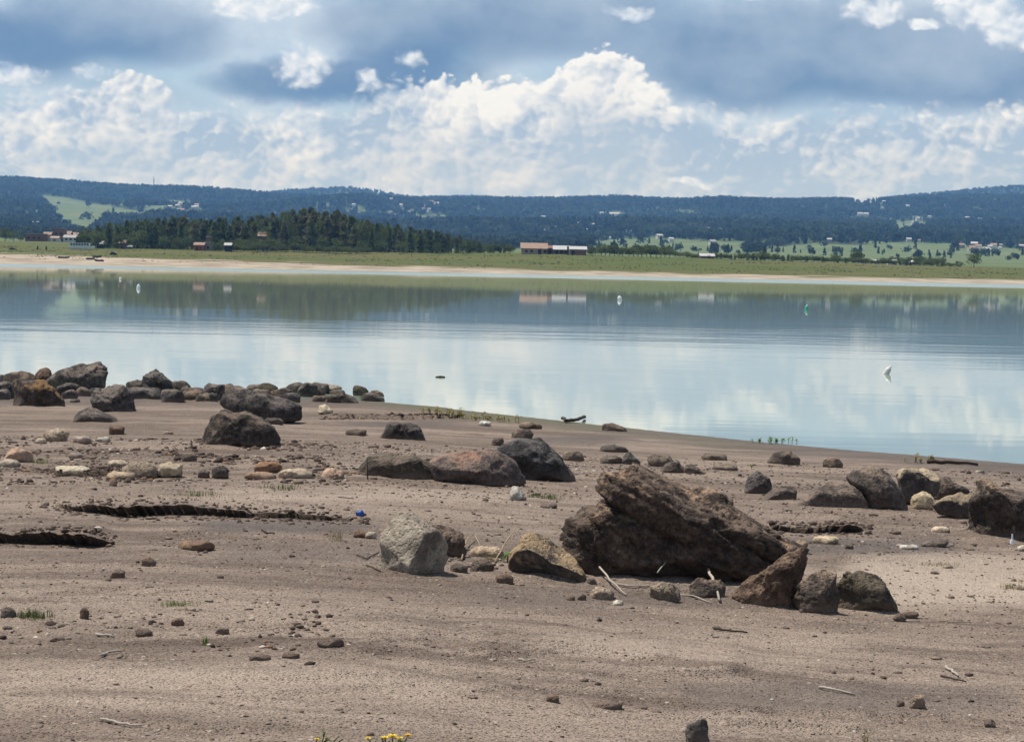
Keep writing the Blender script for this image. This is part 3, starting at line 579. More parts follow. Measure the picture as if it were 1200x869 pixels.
# silt heaped against the foot of every larger rock
MOUNDS = []
for _r in ROCKS:
    _q = np.array(oval(*_r['pts'], 1) if isinstance(_r['pts'], tuple) else _r['pts'], float)
    _w = np.ptp(_q[:, 0]); _h = np.ptp(_q[:, 1])
    if _w < 18 or 'on' in _r or 'behind' in _r: continue
    _g = base_hit(_q[:, 0].mean(), _q[:, 1].max() - 0.06 * _h); _k = _g.y / FPX
    MOUNDS.append((_g.x, _g.y + 0.3 * _w * _k, 0.62 * _w * _k, min(0.10 * _h * _k, 0.05)))
def beach_h(X, Y, detail=True, shift=False, mounds=True):
    shp = np.shape(X); X = np.asarray(X, float).ravel(); Y = np.asarray(Y, float).ravel()
    z = base_h(X, Y); dy = np.zeros(X.shape)
    a = X / np.maximum(Y, 1.0)
    amin, amax, ymin, ymax = a.min(), a.max(), Y.min(), Y.max()
    if mounds:
        for mx, my, mr, mh in MOUNDS:
            R_ = 2.0 * mr
            if (mx + R_) / max(my - R_, 1) < amin and mx / my < amin: continue
            if amax - amin < 1e-6 and abs(mx - amin * my) > R_: continue
            i_ = np.nonzero((np.abs(X - mx) < R_) & (np.abs(Y - my) < R_))[0]
            if len(i_): z[i_] += mh * np.exp(-((X[i_] - mx) ** 2 + (Y[i_] - my) ** 2) / mr ** 2 * 1.6) * (0.7 + 0.6 * perlin(X[i_] * 3, Y[i_] * 3, 1.9))
    for ba, by, hgt, run in _banks:
        if ba[-1] < amin or ba[0] > amax: continue
        i_ = np.nonzero((a > ba[0]) & (a < ba[-1]) & (Y > by.min() - 2.0) & (Y < by.max() + 6 * run + 1))[0]
        if not len(i_): continue
        x, y, e, ai = X[i_], Y[i_], ba[-1] - ba[0], a[i_]
        taper = sstep(ai, ba[0], ba[0] + 0.16 * e) * sstep(-ai, -ba[-1], -ba[-1] + 0.16 * e)
        line = np.interp(ai, ba, by) + 0.40 * perlin(x * 1.1, 4.2, hgt * 90) + 0.10 * perlin(x * 3.1, 1.2, hgt * 50)
        d = y - line
        rag = 1 + 0.2 * perlin(x * 13.0, 5.7, 1.0) + 0.12 * perlin(x * 30.0, 1.7, 1.0)
        hh = np.maximum(hgt * taper * (0.68 + (0.45 if hgt > 0.09 else 0.9) * perlin(x * 1.5, 7.7, hgt * 70) + 0.45 * perlin(x * 4.3, 2.7, 1.0)), 0)
        if hgt > 0.03:                   # a cut bank whose lip hangs over the foot
            z[i_] += np.where(d > 0, hh * np.where(d < 0.25, rag, 1.0) * np.exp(-np.maximum(d, 0) / run), -0.35 * hh * np.exp(np.minimum(d, 0) / 0.30))
            if shift: dy[i_] += np.where(d > 0, -2.0 * hh * np.exp(-np.maximum(d, 0) / 0.45), 2.0 * hh * np.exp(np.minimum(d, 0) / 0.40))
        else:                            # a low worn ledge
            z[i_] += hh * np.exp(-np.maximum(d - 0.04, 0) / run) * sstep(d, -0.04, 0.04)
    if detail:
        k = sstep(z, 0.0, 0.06)
        z = z + k * 0.010 * fbm(X * 1.8, Y * 2.6, 1.7, 3)
        rough = 0.5 + 0.9 * sstep(perlin(X * 0.3, Y * 0.55, 6.6), -0.1, 0.5)
        z = z + k * rough * 0.0045 * fbm(X * 11, Y * 9, 2.2, 3, 0.6)
        z = z + k * 0.010 * np.maximum(0, perlin(X * 0.55 + 0.6 * perlin(X * .9, Y * .9, 1), Y * 3.4, 5.5)) ** 2
    z = z.reshape(shp)
    return (z, dy.reshape(shp)) if shift else z
_HY = 1.0 / np.linspace(1 / 6.0, 1 / 46.0, 700)
def hit(px, py, mounds=True):
    """first point of the beach that the pixel's ray meets"""
    d = ray(px, py)
    zr = HC + d.z / d.y * _HY
    zb = np.maximum(beach_h(d.x / d.y * _HY, _HY, False, False, mounds), -0.03)
    i = int(np.argmax(zr <= zb))
    if zr[i] > zb[i]: i = len(_HY) - 1
    return Vector((d.x / d.y * _HY[i], _HY[i], zb[i]))

def build_beach():
    NC, NR = 1000, 600
    a = np.linspace(-0.285, 0.285, NC)
    inv = np.linspace(1 / 7.0, 1 / 41.0, NR)
    A, I = np.meshgrid(a, inv)
    Y = 1.0 / I; X = A * Y
    Z, dY = beach_h(X, Y, True, True)
    v = np.stack([X, Y + dY, Z], -1).reshape(-1, 3)
    idx = np.arange(NC * NR).reshape(NR, NC)
    f = np.stack([idx[:-1, :-1], idx[:-1, 1:], idx[1:, 1:], idx[1:, :-1]], -1).reshape(-1, 4)
    me = mesh_from('beach', v, f)
    # own-colour masks: damp silt lanes, algae by the water, clay churned up
    Xf, Yf, Zf = v[:, 0], v[:, 1], v[:, 2]
    u = u_of(Xf / Yf)
    vv = hor(u) + (HC - Zf) * FPX / Yf
    n = perlin(Xf * 0.7, Yf * 1.1, 3.0) * 10 + perlin(Xf * 3.0, Yf * 3.0, 3.0) * 4
    def lane(u0, u1, v0, v1, s=6): return sstep(u + 3 * n, u0 - 25, u0 + 25) * sstep(-u - 3 * n, -u1 - 25, -u1 + 25) * sstep(vv + n * 0.5, v0 - s, v0 + s) * sstep(-vv - n * 0.5, -v1 - s, -v1 + s)
    wet = np.maximum.reduce([lane(225, 430, 611, 624, 3), lane(920, 1120, 630, 650, 4), lane(400, 560, 494, 500, 3), lane(620, 740, 510, 520, 4), lane(560, 1000, 690, 712, 8) * 0.6, lane(820, 1200, 805, 835, 7) * 0.6, lane(250, 700, 640, 660, 6) * 0.5])
    edge = sstep(-(Zf + 0.025 * n / 10), -0.085, -0.015)
    wet = np.maximum(wet, edge)
    algae = sstep(-Zf, -0.085, -0.03) * sstep(u, 380, 520) * sstep(-u, -1000, -600) * sstep(perlin(Xf * 0.8, Yf * 2, 9.0), -0.4, 0.1)
    churn = np.maximum.reduce([lane(40, 400, 735, 768, 7), lane(190, 400, 525, 560, 10) * 0.8, lane(0, 190, 520, 560, 9) * 0.7, lane(380, 560, 755, 780, 6) * 0.6, lane(620, 740, 818, 832, 5)]) * sstep(perlin(Xf * 2.2, Yf * 2.2, 5.0), -0.25, 0.25)
    col_attr(me, 'wet', np.stack([wet, algae, churn], -1))
    dry = np.maximum.reduce([lane(1000, 1400, 650, 712, 12) * 0.85, lane(640, 1000, 745, 780, 12) * 0.3, lane(250, 620, 575, 590, 7) * 0.5, lane(0, 520, 780, 840, 16) * 0.25])
    fa = me.attributes.new('dry', 'FLOAT', 'POINT'); fa.data.foreach_set('value', dry.astype(np.float32))
    props(obj('beach', me, M['mud']), kind='structure')
    # the same shore beyond the frame, a little lower so that it never shows through
    gx = np.linspace(-160, 160, 161); gy = np.concatenate([np.linspace(-120, 0, 25), np.linspace(1, 60, 60)])
    Xg, Yg = np.meshgrid(gx, gy)
    Zg = base_h(Xg, Yg) - 0.10
    far = (np.abs(Xg / np.maximum(Yg, 1)) > 0.7)
    Zg = np.where(Yg < 5, np.minimum(Zg, 0.66), Zg)
    idx = np.arange(Xg.size).reshape(Xg.shape)
    f = np.stack([idx[:-1, :-1], idx[:-1, 1:], idx[1:, 1:], idx[1:, :-1]], -1).reshape(-1, 4)
    me2 = mesh_from('near_ground', np.stack([Xg, Yg, Zg], -1).reshape(-1, 3), f)
    props(obj('near_ground', me2, M['mud']), kind='structure')
build_beach()

# ------------------------------------------------------------------ water
def mat_water():
    m, g, b = principled('lake_water', None, 0.03, 0.5)
    b.inputs['IOR'].default_value = 1.333
    p = g.n('ShaderNodeNewGeometry').outputs['Position']
    s = g.n('ShaderNodeSeparateXYZ', [p]).outputs
    c = g.mix(g.noise(g.v('MULTIPLY', p, (0.02, 0.06, 1)), 1.0, 3), (0.260, 0.320, 0.255), (0.295, 0.355, 0.285))
    m.node_tree.links.new(c, b.inputs['Base Color'])
    # ruffled lane below the far bank
    wob = g.m('MULTIPLY', g.m('SUBTRACT', g.noise(g.v('MULTIPLY', p, (0.012, 0.03, 1)), 1.0, 4, 0.6), 0.5), 60)
    lane = g.m('MULTIPLY', g.smooth(g.m('ADD', s[1], wob), 384, 394), g.smooth(g.m('ADD', s[1], wob), 560, 520))
    thin = g.m('MULTIPLY', g.smooth(g.m('ADD', s[1], g.m('MULTIPLY', wob, 0.4)), 146, 148), g.smooth(g.m('ADD', s[1], g.m('MULTIPLY', wob, 0.4)), 154, 150))
    thin = g.m('MULTIPLY', thin, g.smooth(g.noise(g.v('MULTIPLY', p, (0.02, 0.0, 1)), 1.0, 2), 0.45, 0.6))
    calm = g.noise(g.v('MULTIPLY', p, (0.03, 0.09, 1)), 1.0, 3)
    rip1 = g.noise(g.v('MULTIPLY', p, (0.10, 0.55, 1)), 1.0, 4, 0.55)
    rip2 = g.noise(g.v('MULTIPLY', p, (0.35, 1.9, 1)), 1.0, 3, 0.5)
    near = g.m('MULTIPLY', g.smooth(s[1], 125, 75), g.smooth(s[1], 34, 66, 0.22, 1.0))
    amp = g.m('ADD', g.m('MULTIPLY', near, g.lin(calm, 0.35, 0.65, 0.08, 0.48)), 0.035)
    h = g.m('MULTIPLY', amp, g.m('ADD', g.m('MULTIPLY', rip1, 0.020), g.m('MULTIPLY', rip2, 0.0035)))
    bp = g.n('ShaderNodeBump', {'Strength': 1.0, 'Distance': 1.0, 'Height': h})
    m.node_tree.links.new(bp.outputs[0], b.inputs['Normal'])
    m.node_tree.links.new(g.m('ADD', 0.028, g.m('ADD', g.m('MULTIPLY', lane, 0.20), g.m('MULTIPLY', thin, 0.035))), b.inputs['Roughness'])
    return m
M['water'] = mat_water()
w = MB(); w.v = [(-1500, 12, 0), (1500, 12, 0), (1500, 640, 0), (-1500, 640, 0)]; w.f = [(0, 1, 2, 3)]
props(w.build('lake_water', M['water']), kind='structure')

# ------------------------------------------------------------------ far shore, plain and hills (one heightfield)
def A_(lst): return np.array([(u - 600) / FPX for u, _ in lst]), np.array([v for _, v in lst], float)
FAR_D = np.array([470, 522, 545, 575, 650, 720, 900, 1800, 3300, 4600, 6200, 7000, 8000, 9200], float)
SKY1 = A_([(-500, 100), (-200, 96), (0, 86.5), (60, 84), (130, 80), (200, 79), (270, 76), (330, 72), (400, 69.5), (480, 71), (560, 73), (600, 73.5), (680, 76), (720, 77.5), (800, 76), (840, 79), (940, 79), (1000, 80), (1060, 85), (1130, 88), (1200, 90), (1400, 95), (1800, 90)])
SKY2 = A_([(-500, 60), (200, 70), (300, 74), (340, 79), (400, 83), (440, 79), (480, 73.5), (540, 76), (600, 74), (700, 70), (980, 74), (1050, 86), (1100, 92), (1160, 98), (1200, 103), (1300, 108), (1800, 100)])
CREST = A_([(-500, 9), (0, 9), (100, 8), (250, 9), (400, 10), (500, 10.5), (600, 12.4), (640, 12.6), (700, 12), (800, 11), (900, 9.6), (1000, 8.2), (1150, 6.5), (1200, 6), (1800, 5)])
P900 = A_([(-500, 15), (0, 15.5), (200, 15), (500, 13), (700, 12.5), (900, 10), (1200, 8), (1800, 8)])
def far_alpha(a, D):
    """pixels above the eye-level line at direction a and distance D"""
    s1 = np.interp(a, *SKY1); s2 = np.interp(a, *SKY2); cr = np.interp(a, *CREST); p9 = np.interp(a, *P900)
    deep = -(HC + 1.6) * FPX / 470.0
    ctl = [0 * a + deep, 0 * a - HC * FPX / 522.0, 0 * a - (HC - 0.45) * FPX / 545.0, 0.28 * cr - 0.72 * 9.0, cr, cr + 0.3, p9, 0 * a + 19, 0 * a + 34, 0 * a + 50, s1, s1 * 0.86, s2, s2 * 0.7]
    D = np.maximum(D, FAR_D[0])
    out = np.zeros_like(a)
    for i in range(len(FAR_D) - 1):
        t = (D - FAR_D[i]) / (FAR_D[i + 1] - FAR_D[i])
        msk = (t >= 0) & (t <= 1)
        tt = np.clip(t, 0, 1)
        if i >= 7: tt = tt * tt * (3 - 2 * tt) * 0.5 + tt * 0.5
        out = np.where(msk, ctl[i] + (ctl[i + 1] - ctl[i]) * tt, out)
    out = np.where(D > FAR_D[-1], ctl[-1], out)
    X = a * D
    w = sstep(D, 1600, 3000) * (1 - sstep(D, 5400, 6150))
    sp = 1 - 2 * np.abs(perlin(X / 880.0, D / 1300.0, 2.5)) + 0.5 * perlin(X / 340.0, D / 380.0, 7.5)
    out = out + w * 15 * (sp - 0.3)
    out = out + sstep(D, 5700, 6200) * 1.5 * perlin(X / 190.0, D / 600.0, 1.1)
    return out
def far_h(X, Y):
    a = X / Y
    sh = 14 * perlin(X / 90.0, 0.5, 0.5) + 5 * perlin(X / 25.0, 0.5, 1.5)
    return HC + far_alpha(a, Y + sh * (1 - sstep(Y, 600, 760))) * Y / FPX + 0.25 * sstep(Y, 560, 640) * perlin(X / 18.0, Y / 18.0, 4.4) * (1 - sstep(Y, 900, 1500))
def far_z(X, Y): return float(far_h(np.array([float(X)]), np.array([float(Y)]))[0])
def far_at(px, Y, sink=0.0):
    """ground point of the far side below the pixel column at depth Y"""
    a = (px - 600) / FPX
    X = a * Y
    z = far_z(X, Y)
    X = X - (hor(px) - 309.3 - 0) * 0   # columns are near-vertical
    return Vector((X - ROLL * (z - HC) * 0, Y, z - sink))
def in_poly(u, v, poly):
    r = np.zeros(u.shape, bool); n = len(poly)
    for i in range(n):
        x0, y0 = poly[i]; x1, y1 = poly[(i + 1) % n]
        c = ((y0 > v) != (y1 > v)) & (u < (x1 - x0) * (v - y0) / (y1 - y0 + 1e-9) + x0)
        r ^= c
    return r
FIELD_POLYS = [[(42, 228), (68, 231), (120, 241), (175, 250), (168, 258), (120, 259), (100, 276), (76, 268), (60, 250)],
               [(880, 318), (880, 296), (905, 290), (950, 285), (1010, 287), (1060, 284), (1110, 286), (1180, 291), (1300, 292), (1300, 325), (880, 325)],
               [(690, 281), (760, 279), (870, 283), (870, 300), (690, 300)],
               [(985, 236), (1015, 233), (1030, 238), (1000, 242)],
               [(1040, 262), (1075, 258), (1085, 268), (1050, 280)],
               [(185, 235), (225, 236), (222, 243), (190, 243)],
               [(1128, 246), (1150, 245), (1148, 250), (1130, 252)]]
def field_mask(X, Y, al):
    u = u_of(X / Y); v = hor(u) - al
    un = u + 5 * perlin(X / 85, Y / 85, 1.0); vn = v + 1.2 * perlin(X / 70, Y / 115, 2.0)
    mk = np.zeros(u.shape)
    for p in FIELD_POLYS: mk = np.maximum(mk, in_poly(un, vn, p))
    low = sstep(al, 18, 26) * (1 - sstep(al, 58, 74)) * sstep(perlin(X / 75, Y / 130, 6.0) + 0.4 * perlin(X / 30, Y / 45, 1.0), 0.12, 0.26) * (Y > 1000)
    return np.maximum(mk, low)
def mat_farland():
    m, g, b = principled('far_land', None, 0.95, 0.1)
    p = g.n('ShaderNodeNewGeometry').outputs['Position']
    n1 = g.noise(g.v('MULTIPLY', p, (0.02, 0.02, 0)), 1.0, 5, 0.6)
    n2 = g.noise(g.v('MULTIPLY', p, (0.10, 0.10, 0)), 1.0, 5, 0.65)
    n3 = g.noise(g.v('MULTIPLY', p, (0.008, 0.05, 0)), 1.0, 4, 0.6)
    at_ = g.n('ShaderNodeAttribute', attribute_name='zone')
    w = g.n('ShaderNodeSeparateColor', [at_.outputs['Color']]).outputs
    c = g.mix(n2, (0.030, 0.045, 0.020), (0.055, 0.075, 0.034))                         # forest floor
    crop = g.mix(g.smooth(n3, 0.4, 0.6), (0.085, 0.125, 0.050), (0.140, 0.170, 0.080))
    crop = g.mix(g.smooth(n1, 0.56, 0.66, 0, 0.6), crop, (0.19, 0.20, 0.095))
    c = g.mix(w[0], c, crop)
    grass = g.mix(g.smooth(n3, 0.36, 0.62), (0.072, 0.098, 0.024), (0.112, 0.104, 0.038))
    grass = g.mix(g.smooth(n2, 0.55, 0.75, 0, 0.6), grass, (0.050, 0.080, 0.019))
    c = g.mix(w[1], c, grass)
    sand = g.mix(g.smooth(n2, 0.35, 0.65), (0.27, 0.215, 0.16), (0.44, 0.365, 0.285))
    c = g.mix(w[2], c, sand)
    m.node_tree.links.new(c, b.inputs['Base Color'])
    bp = g.n('ShaderNodeBump', {'Strength': 0.6, 'Distance': 0.5, 'Height': n2})
    m.node_tree.links.new(bp.outputs[0], b.inputs['Normal'])
    return m
M['far_land'] = mat_farland()
def grid_sheet(name, a, D, zone):
    A, DD = np.meshgrid(a, D)
    X = A * DD
    Z = far_h(X, DD)
    idx = np.arange(X.size).reshape(X.shape)
    f = np.stack([idx[:-1, :-1], idx[:-1, 1:], idx[1:, 1:], idx[1:, :-1]], -1).reshape(-1, 4)
    v = np.stack([X, DD, Z], -1).reshape(-1, 3)
    me = mesh_from(name, v, f)
    col_attr(me, 'zone', zone(v[:, 0], v[:, 1], v[:, 2]))
    return props(obj(name, me, M['far_land']), kind='structure')
def zone_bank(X, Y, Z):
    al = (Z - HC) * FPX / Y
    u = u_of(X / Y)
    n = perlin(X / 14, Y / 7, 3.0)
    lim = np.interp(u, [0, 60, 140, 250, 350, 450, 600, 800, 1000, 1200], [2.3, 2.3, 1.9, 1.6, 1.4, 1.15, 0.95, 0.75, 0.8, 0.9])
    sand = 1 - sstep(Z + 0.55 * n + 0.3 * perlin(X / 40, Y / 12, 5.0), lim - 0.15, lim + 0.25)
    return np.stack([0 * X, 1 + 0 * X, sand * (0.75 + 0.25 * sstep(perlin(X / 5, Y / 3, 9), -0.5, 0.2))], -1)
def zone_hill(X, Y, Z):
    al = (Z - HC) * FPX / Y
    k = 1 - sstep(Y, 780, 980)
    return np.stack([np.maximum(field_mask(X, Y, al), 1 - sstep(al, 17, 19)), k, 0 * X], -1)
grid_sheet('far_bank_ground', np.linspace(-0.42, 0.42, 640), np.concatenate([np.linspace(470, 620, 76), np.linspace(624, 780, 30)]), zone_bank)
grid_sheet('hills', np.linspace(-0.42, 0.42, 420), np.concatenate([np.linspace(780, 1800, 50), np.linspace(1830, 6200, 170), np.linspace(6240, 9200, 60)]), zone_hill)

# ------------------------------------------------------------------ foliage
def mat_leaf(name, c0, c1, rnd=0.25, nscale=1.1):
    m, g, b = principled(name, None, 0.75, 0.2)
    info = g.n('ShaderNodeObjectInfo').outputs
    p = g.n('ShaderNodeNewGeometry').outputs['Position']
    c = g.mix(g.lin(g.noise(p, nscale, 5, 0.7), 0.32, 0.68), c0, c1)
    v = g.lin(info['Random'], 0, 1, 1 - rnd, 1 + rnd)
    c = g.mix(1.0, c, g.n('ShaderNodeCombineXYZ', [v, v, g.m('MULTIPLY', v, 0.97)]).outputs[0], 'MULTIPLY')
    m.node_tree.links.new(c, b.inputs['Base Color'])
    tr = g.n('ShaderNodeBsdfTranslucent', [c])
    mx = g.n('ShaderNodeMixShader', [0.38, b.outputs[0], tr.outputs[0]])
    out = [nd for nd in m.node_tree.nodes if nd.type == 'OUTPUT_MATERIAL'][0]
    m.node_tree.links.new(mx.outputs[0], out.inputs[0])
    return m
M['pine'] = mat_leaf('pine_needles', (0.066, 0.094, 0.034), (0.150, 0.180, 0.062))
M['cypress'] = mat_leaf('olive_foliage', (0.100, 0.112, 0.042), (0.200, 0.192, 0.078))
M['broad'] = mat_leaf('broadleaf', (0.062, 0.088, 0.028), (0.140, 0.172, 0.056))
M['hillwood'] = mat_leaf('hill_foliage', (0.020, 0.034, 0.017), (0.078, 0.100, 0.044), 0.65, 0.012)
M['bark'] = simple('bark', (0.070, 0.050, 0.036), 0.95, 0.1)
def crown_mesh(name, kind, h, r, n, leaf, seed, base=0.12):
    """leaf clumps spread through the crown's volume: h height, r radius"""
    rs = np.random.RandomState(seed)
    V = []; F = []
    ph = rs.rand(8) * 6.28
    nb = 9 if kind == 'broad' else 0
    lobes = [(rs.normal(0, 0.42 * r), rs.normal(0, 0.42 * r), h * (0.40 + 0.45 * rs.rand()), r * (0.42 + 0.25 * rs.rand())) for _ in range(nb)]
    for i in range(n):
        if kind == 'broad':
            cx, cy, cz, cr = lobes[rs.randint(nb)]
            d = rs.normal(size=3); d /= np.linalg.norm(d)
            q = np.array([cx, cy, cz]) + d * cr * (0.55 + 0.45 * rs.rand() ** 0.5) * np.array([1, 1, 0.85])
            q[2] = np.clip(q[2], h * base, h)
        else:
            t = rs.rand() ** 0.75
            prof = (1 - t) ** (0.75 if kind == 'pine' else 0.5) * (0.85 + 0.25 * math.sin(t * 26 + ph[0]))
            th = rs.rand() * 6.283
            lob = 0.78 + 0.22 * math.sin(3 * th + ph[1] + 7 * t) + 0.14 * math.sin(5 * th + ph[2] - 11 * t)
            rr = r * max(prof, 0.03) * lob * (0.45 + 0.55 * rs.rand() ** 0.5)
            q = np.array([rr * math.cos(th), rr * math.sin(th), h * (base + (1 - base) * t) - 0.12 * rr])
        for k in range(2):
            ax = rs.normal(size=(3, 3)); ax *= (leaf * (0.6 + 0.8 * rs.rand()) / np.linalg.norm(ax, axis=1))[:, None]
            b = len(V); V += [q + ax[0], q + ax[1], q + ax[2]]; F.append((b, b + 1, b + 2))
    return mesh_from(name, np.array(V), np.array(F), smooth=False)
def trunk_mesh(name, h, r, seed):
    rs = random.Random(seed); mb = MB()
    pts = [(rs.uniform(-.05, .05) * h * i / 5, rs.uniform(-.05, .05) * h * i / 5, -0.4 + (h + 0.4) * i / 5) for i in range(6)]
    mb.tube(pts, [r * (1.25 - 0.2 * i) for i in range(6)], 6)
    for k in range(7):
        t = 0.35 + 0.08 * k; th = rs.random() * 6.28; z = h * t
        mb.tube([(0, 0, z), (math.cos(th) * h * .12, math.sin(th) * h * .12, z + h * .07), (math.cos(th) * h * .2, math.sin(th) * h * .2, z + h * .12)], [r * .35, r * .2, r * .08], 4)
    return mesh_from(name, mb.v, mb.f, True)
# prototypes are 1 m tall; every tree scales them
PROTO = {}
for kind, mk, nv, rad in (('pine', 'pine', 6, 0.24), ('tall', 'cypress', 5, 0.26), ('broad', 'broad', 5, 0.48)):
    PROTO[kind] = []
    for i in range(nv):
        c = crown_mesh(kind + '_crown', {'pine': 'pine', 'tall': 'tall', 'broad': 'broad'}[kind], 1.0, rad, 750, 0.036 if kind != 'broad' else 0.045, 100 + i + len(kind) * 17, 0.03)
        c.materials.append(M[mk])
        t = trunk_mesh(kind + '_trunk', 0.85 if kind != 'broad' else 0.6, 0.017 if kind != 'broad' else 0.028, 30 + i); t.materials.append(M['bark'])
        PROTO[kind].append((c, t))
rng = random.Random(11)
def tree(kind, name, loc, h, wide, label, cat, group):
    c, t = rng.choice(PROTO[kind])
    o = empty(name, loc, rng.random() * 6.28); o.scale = (h * wide, h * wide, h)
    obj('crown', c, None, o); obj('trunk', t, None, o)
    return props(o, label, cat, group)

# ------------------------------------------------------------------ forest on the hills: far too many to count, one mass
def build_forest():
    rs = np.random.RandomState(5)
    n = 150000
    a = rs.uniform(-0.40, 0.40, n)
    D = np.concatenate([rs.uniform(1500, 3400, n // 4), rs.uniform(2800, 6420, n - n // 4 - n // 10), rs.uniform(7050, 8150, n // 10)])
    X = a * D; Z = far_h(X, D); al = (Z - HC) * FPX / D
    fm = field_mask(X, D, al)
    dens = np.where(fm > 0.5, np.where(u_of(a) < 300, 0.004, 0.022 + 0.25 * sstep(perlin(X / 260, D / 40, 9.0), 0.42, 0.5)), np.where(al < 19, 0.02, 0.98))
    dens *= np.where((al > 20) & (al < 60) & (D < 5600), 0.60 + 0.4 * sstep(perlin(X / 215, D / 320, 2.2), -0.25, 0.2), 1.0)
    u = u_of(a)
    keep = (rs.rand(n) < dens) & ~((u < 900) & (D < 1500) & (al < 17))
    for hx, hy, hw in HOUSES:            # gardens: no trees right before a house
        keep &= ~((np.abs(X / D - hx / hy) * D < hw * 0.8 + 3) & (D > hy - 10 * hw) & (D < hy + hw))
    X, D, Z = X[keep], D[keep], Z[keep]; m = len(X)
    me = bpy.data.meshes.new('forest')
    me.vertices.add(m); me.vertices.foreach_set('co', np.stack([X, D, Z - 0.5], -1).astype(np.float32).ravel())
    sc = rs.uniform(6, 15, m) * (0.5 + 0.5 * sstep(D, 1600, 3400)) * (1 + 0.25 * perlin(X / 200, D / 200, 3))
    at1 = me.attributes.new('size', 'FLOAT', 'POINT'); at1.data.foreach_set('value', sc.astype(np.float32))
    at2 = me.attributes.new('pick', 'INT', 'POINT'); at2.data.foreach_set('value', rs.randint(0, 6, m).astype(np.int32))
    at3 = me.attributes.new('turn', 'FLOAT', 'POINT'); at3.data.foreach_set('value', rs.uniform(0, 6.28, m).astype(np.float32))
    o = obj('hill_forest', me)
    props(o, 'dark mixed forest covering the far hills', 'forest', kind='stuff')
    coll = bpy.data.collections.new('forest_clumps')
    for i in range(6):
        k = 'broad' if i % 2 else 'pine'
        c = crown_mesh('forest_clump', k, 1.0, 0.48 if k == 'broad' else 0.30, 90, 0.15 if k == 'broad' else 0.12, 300 + i, 0.05)
        c.materials.append(M['hillwood'])
        po = bpy.data.objects.new('forest_clump', c); coll.objects.link(po)
    ng = bpy.data.node_groups.new('forest', 'GeometryNodeTree')
    ng.interface.new_socket('Geometry', in_out='INPUT', socket_type='NodeSocketGeometry')
    ng.interface.new_socket('Geometry', in_out='OUTPUT', socket_type='NodeSocketGeometry')
    N = ng.nodes; L = ng.links
    gi = N.new('NodeGroupInput'); go = N.new('NodeGroupOutput')
    mp = N.new('GeometryNodeMeshToPoints'); ip = N.new('GeometryNodeInstanceOnPoints')
    ci = N.new('GeometryNodeCollectionInfo'); ci.inputs[0].default_value = coll; ci.inputs[1].default_value = True; ci.inputs[2].default_value = True
    def attr(name, typ):
        nd = N.new('GeometryNodeInputNamedAttribute'); nd.data_type = typ; nd.inputs[0].default_value = name; return nd.outputs['Attribute']
    cx = N.new('ShaderNodeCombineXYZ'); L.new(attr('turn', 'FLOAT'), cx.inputs[2])
    L.new(gi.outputs[0], mp.inputs[0]); L.new(mp.outputs[0], ip.inputs['Points']); L.new(ci.outputs[0], ip.inputs['Instance'])
    ip.inputs['Pick Instance'].default_value = True
    L.new(attr('pick', 'INT'), ip.inputs['Instance Index']); L.new(attr('size', 'FLOAT'), ip.inputs['Scale'])
    L.new(cx.outputs[0], ip.inputs['Rotation'])
    L.new(ip.outputs[0], go.inputs[0])
    md = o.modifiers.new('forest', 'NODES'); md.node_group = ng

# ------------------------------------------------------------------ the wood on the headland
WOOD_TOP = [(84, 276), (95, 268), (115, 263), (150, 258), (180, 254), (250, 255), (300, 253), (325, 250), (350, 245), (385, 246), (405, 251), (430, 258), (460, 263), (500, 270), (540, 277), (570, 285), (590, 291)]
wx = [p[0] for p in WOOD_TOP]; wy = [p[1] for p in WOOD_TOP]
for row, Y0 in enumerate((668, 684, 700, 718, 738)):
    px = 88.0 + row * 3
    while px < 588:
        Y = Y0 + rng.uniform(-7, 7)
        p = far_at(px, Y, 0.1)
        top = at(px, float(np.interp(px, wx, wy)), Y).z
        h = (top - p.z) * rng.uniform(0.86, 1.03) * (0.84 if row == 0 else 1.0)
        if h > 1.2:
            tall = (320 < px < 430 and rng.random() < 0.6) or rng.random() < 0.15
            if tall: tree('tall', 'cypress_tree', p, h, rng.uniform(1.1, 1.4), 'loose olive-green tree among the pines of the headland wood', 'tree', 'trees of the headland wood')
            elif rng.random() < (0.7 if 320 < px < 430 else 0.32): tree('broad', 'broadleaf_tree', p, h * 0.93, rng.uniform(0.62, 0.85), 'round-crowned tree among the pines of the headland wood', 'tree', 'trees of the headland wood')
            else: tree('pine', 'pine_tree', p, h, rng.uniform(1.2, 1.6), 'dark green pine of the wood on the far headland', 'tree', 'trees of the headland wood')
        px += rng.uniform(7.5, 13) * (1.0 if px < 500 else 1.3)
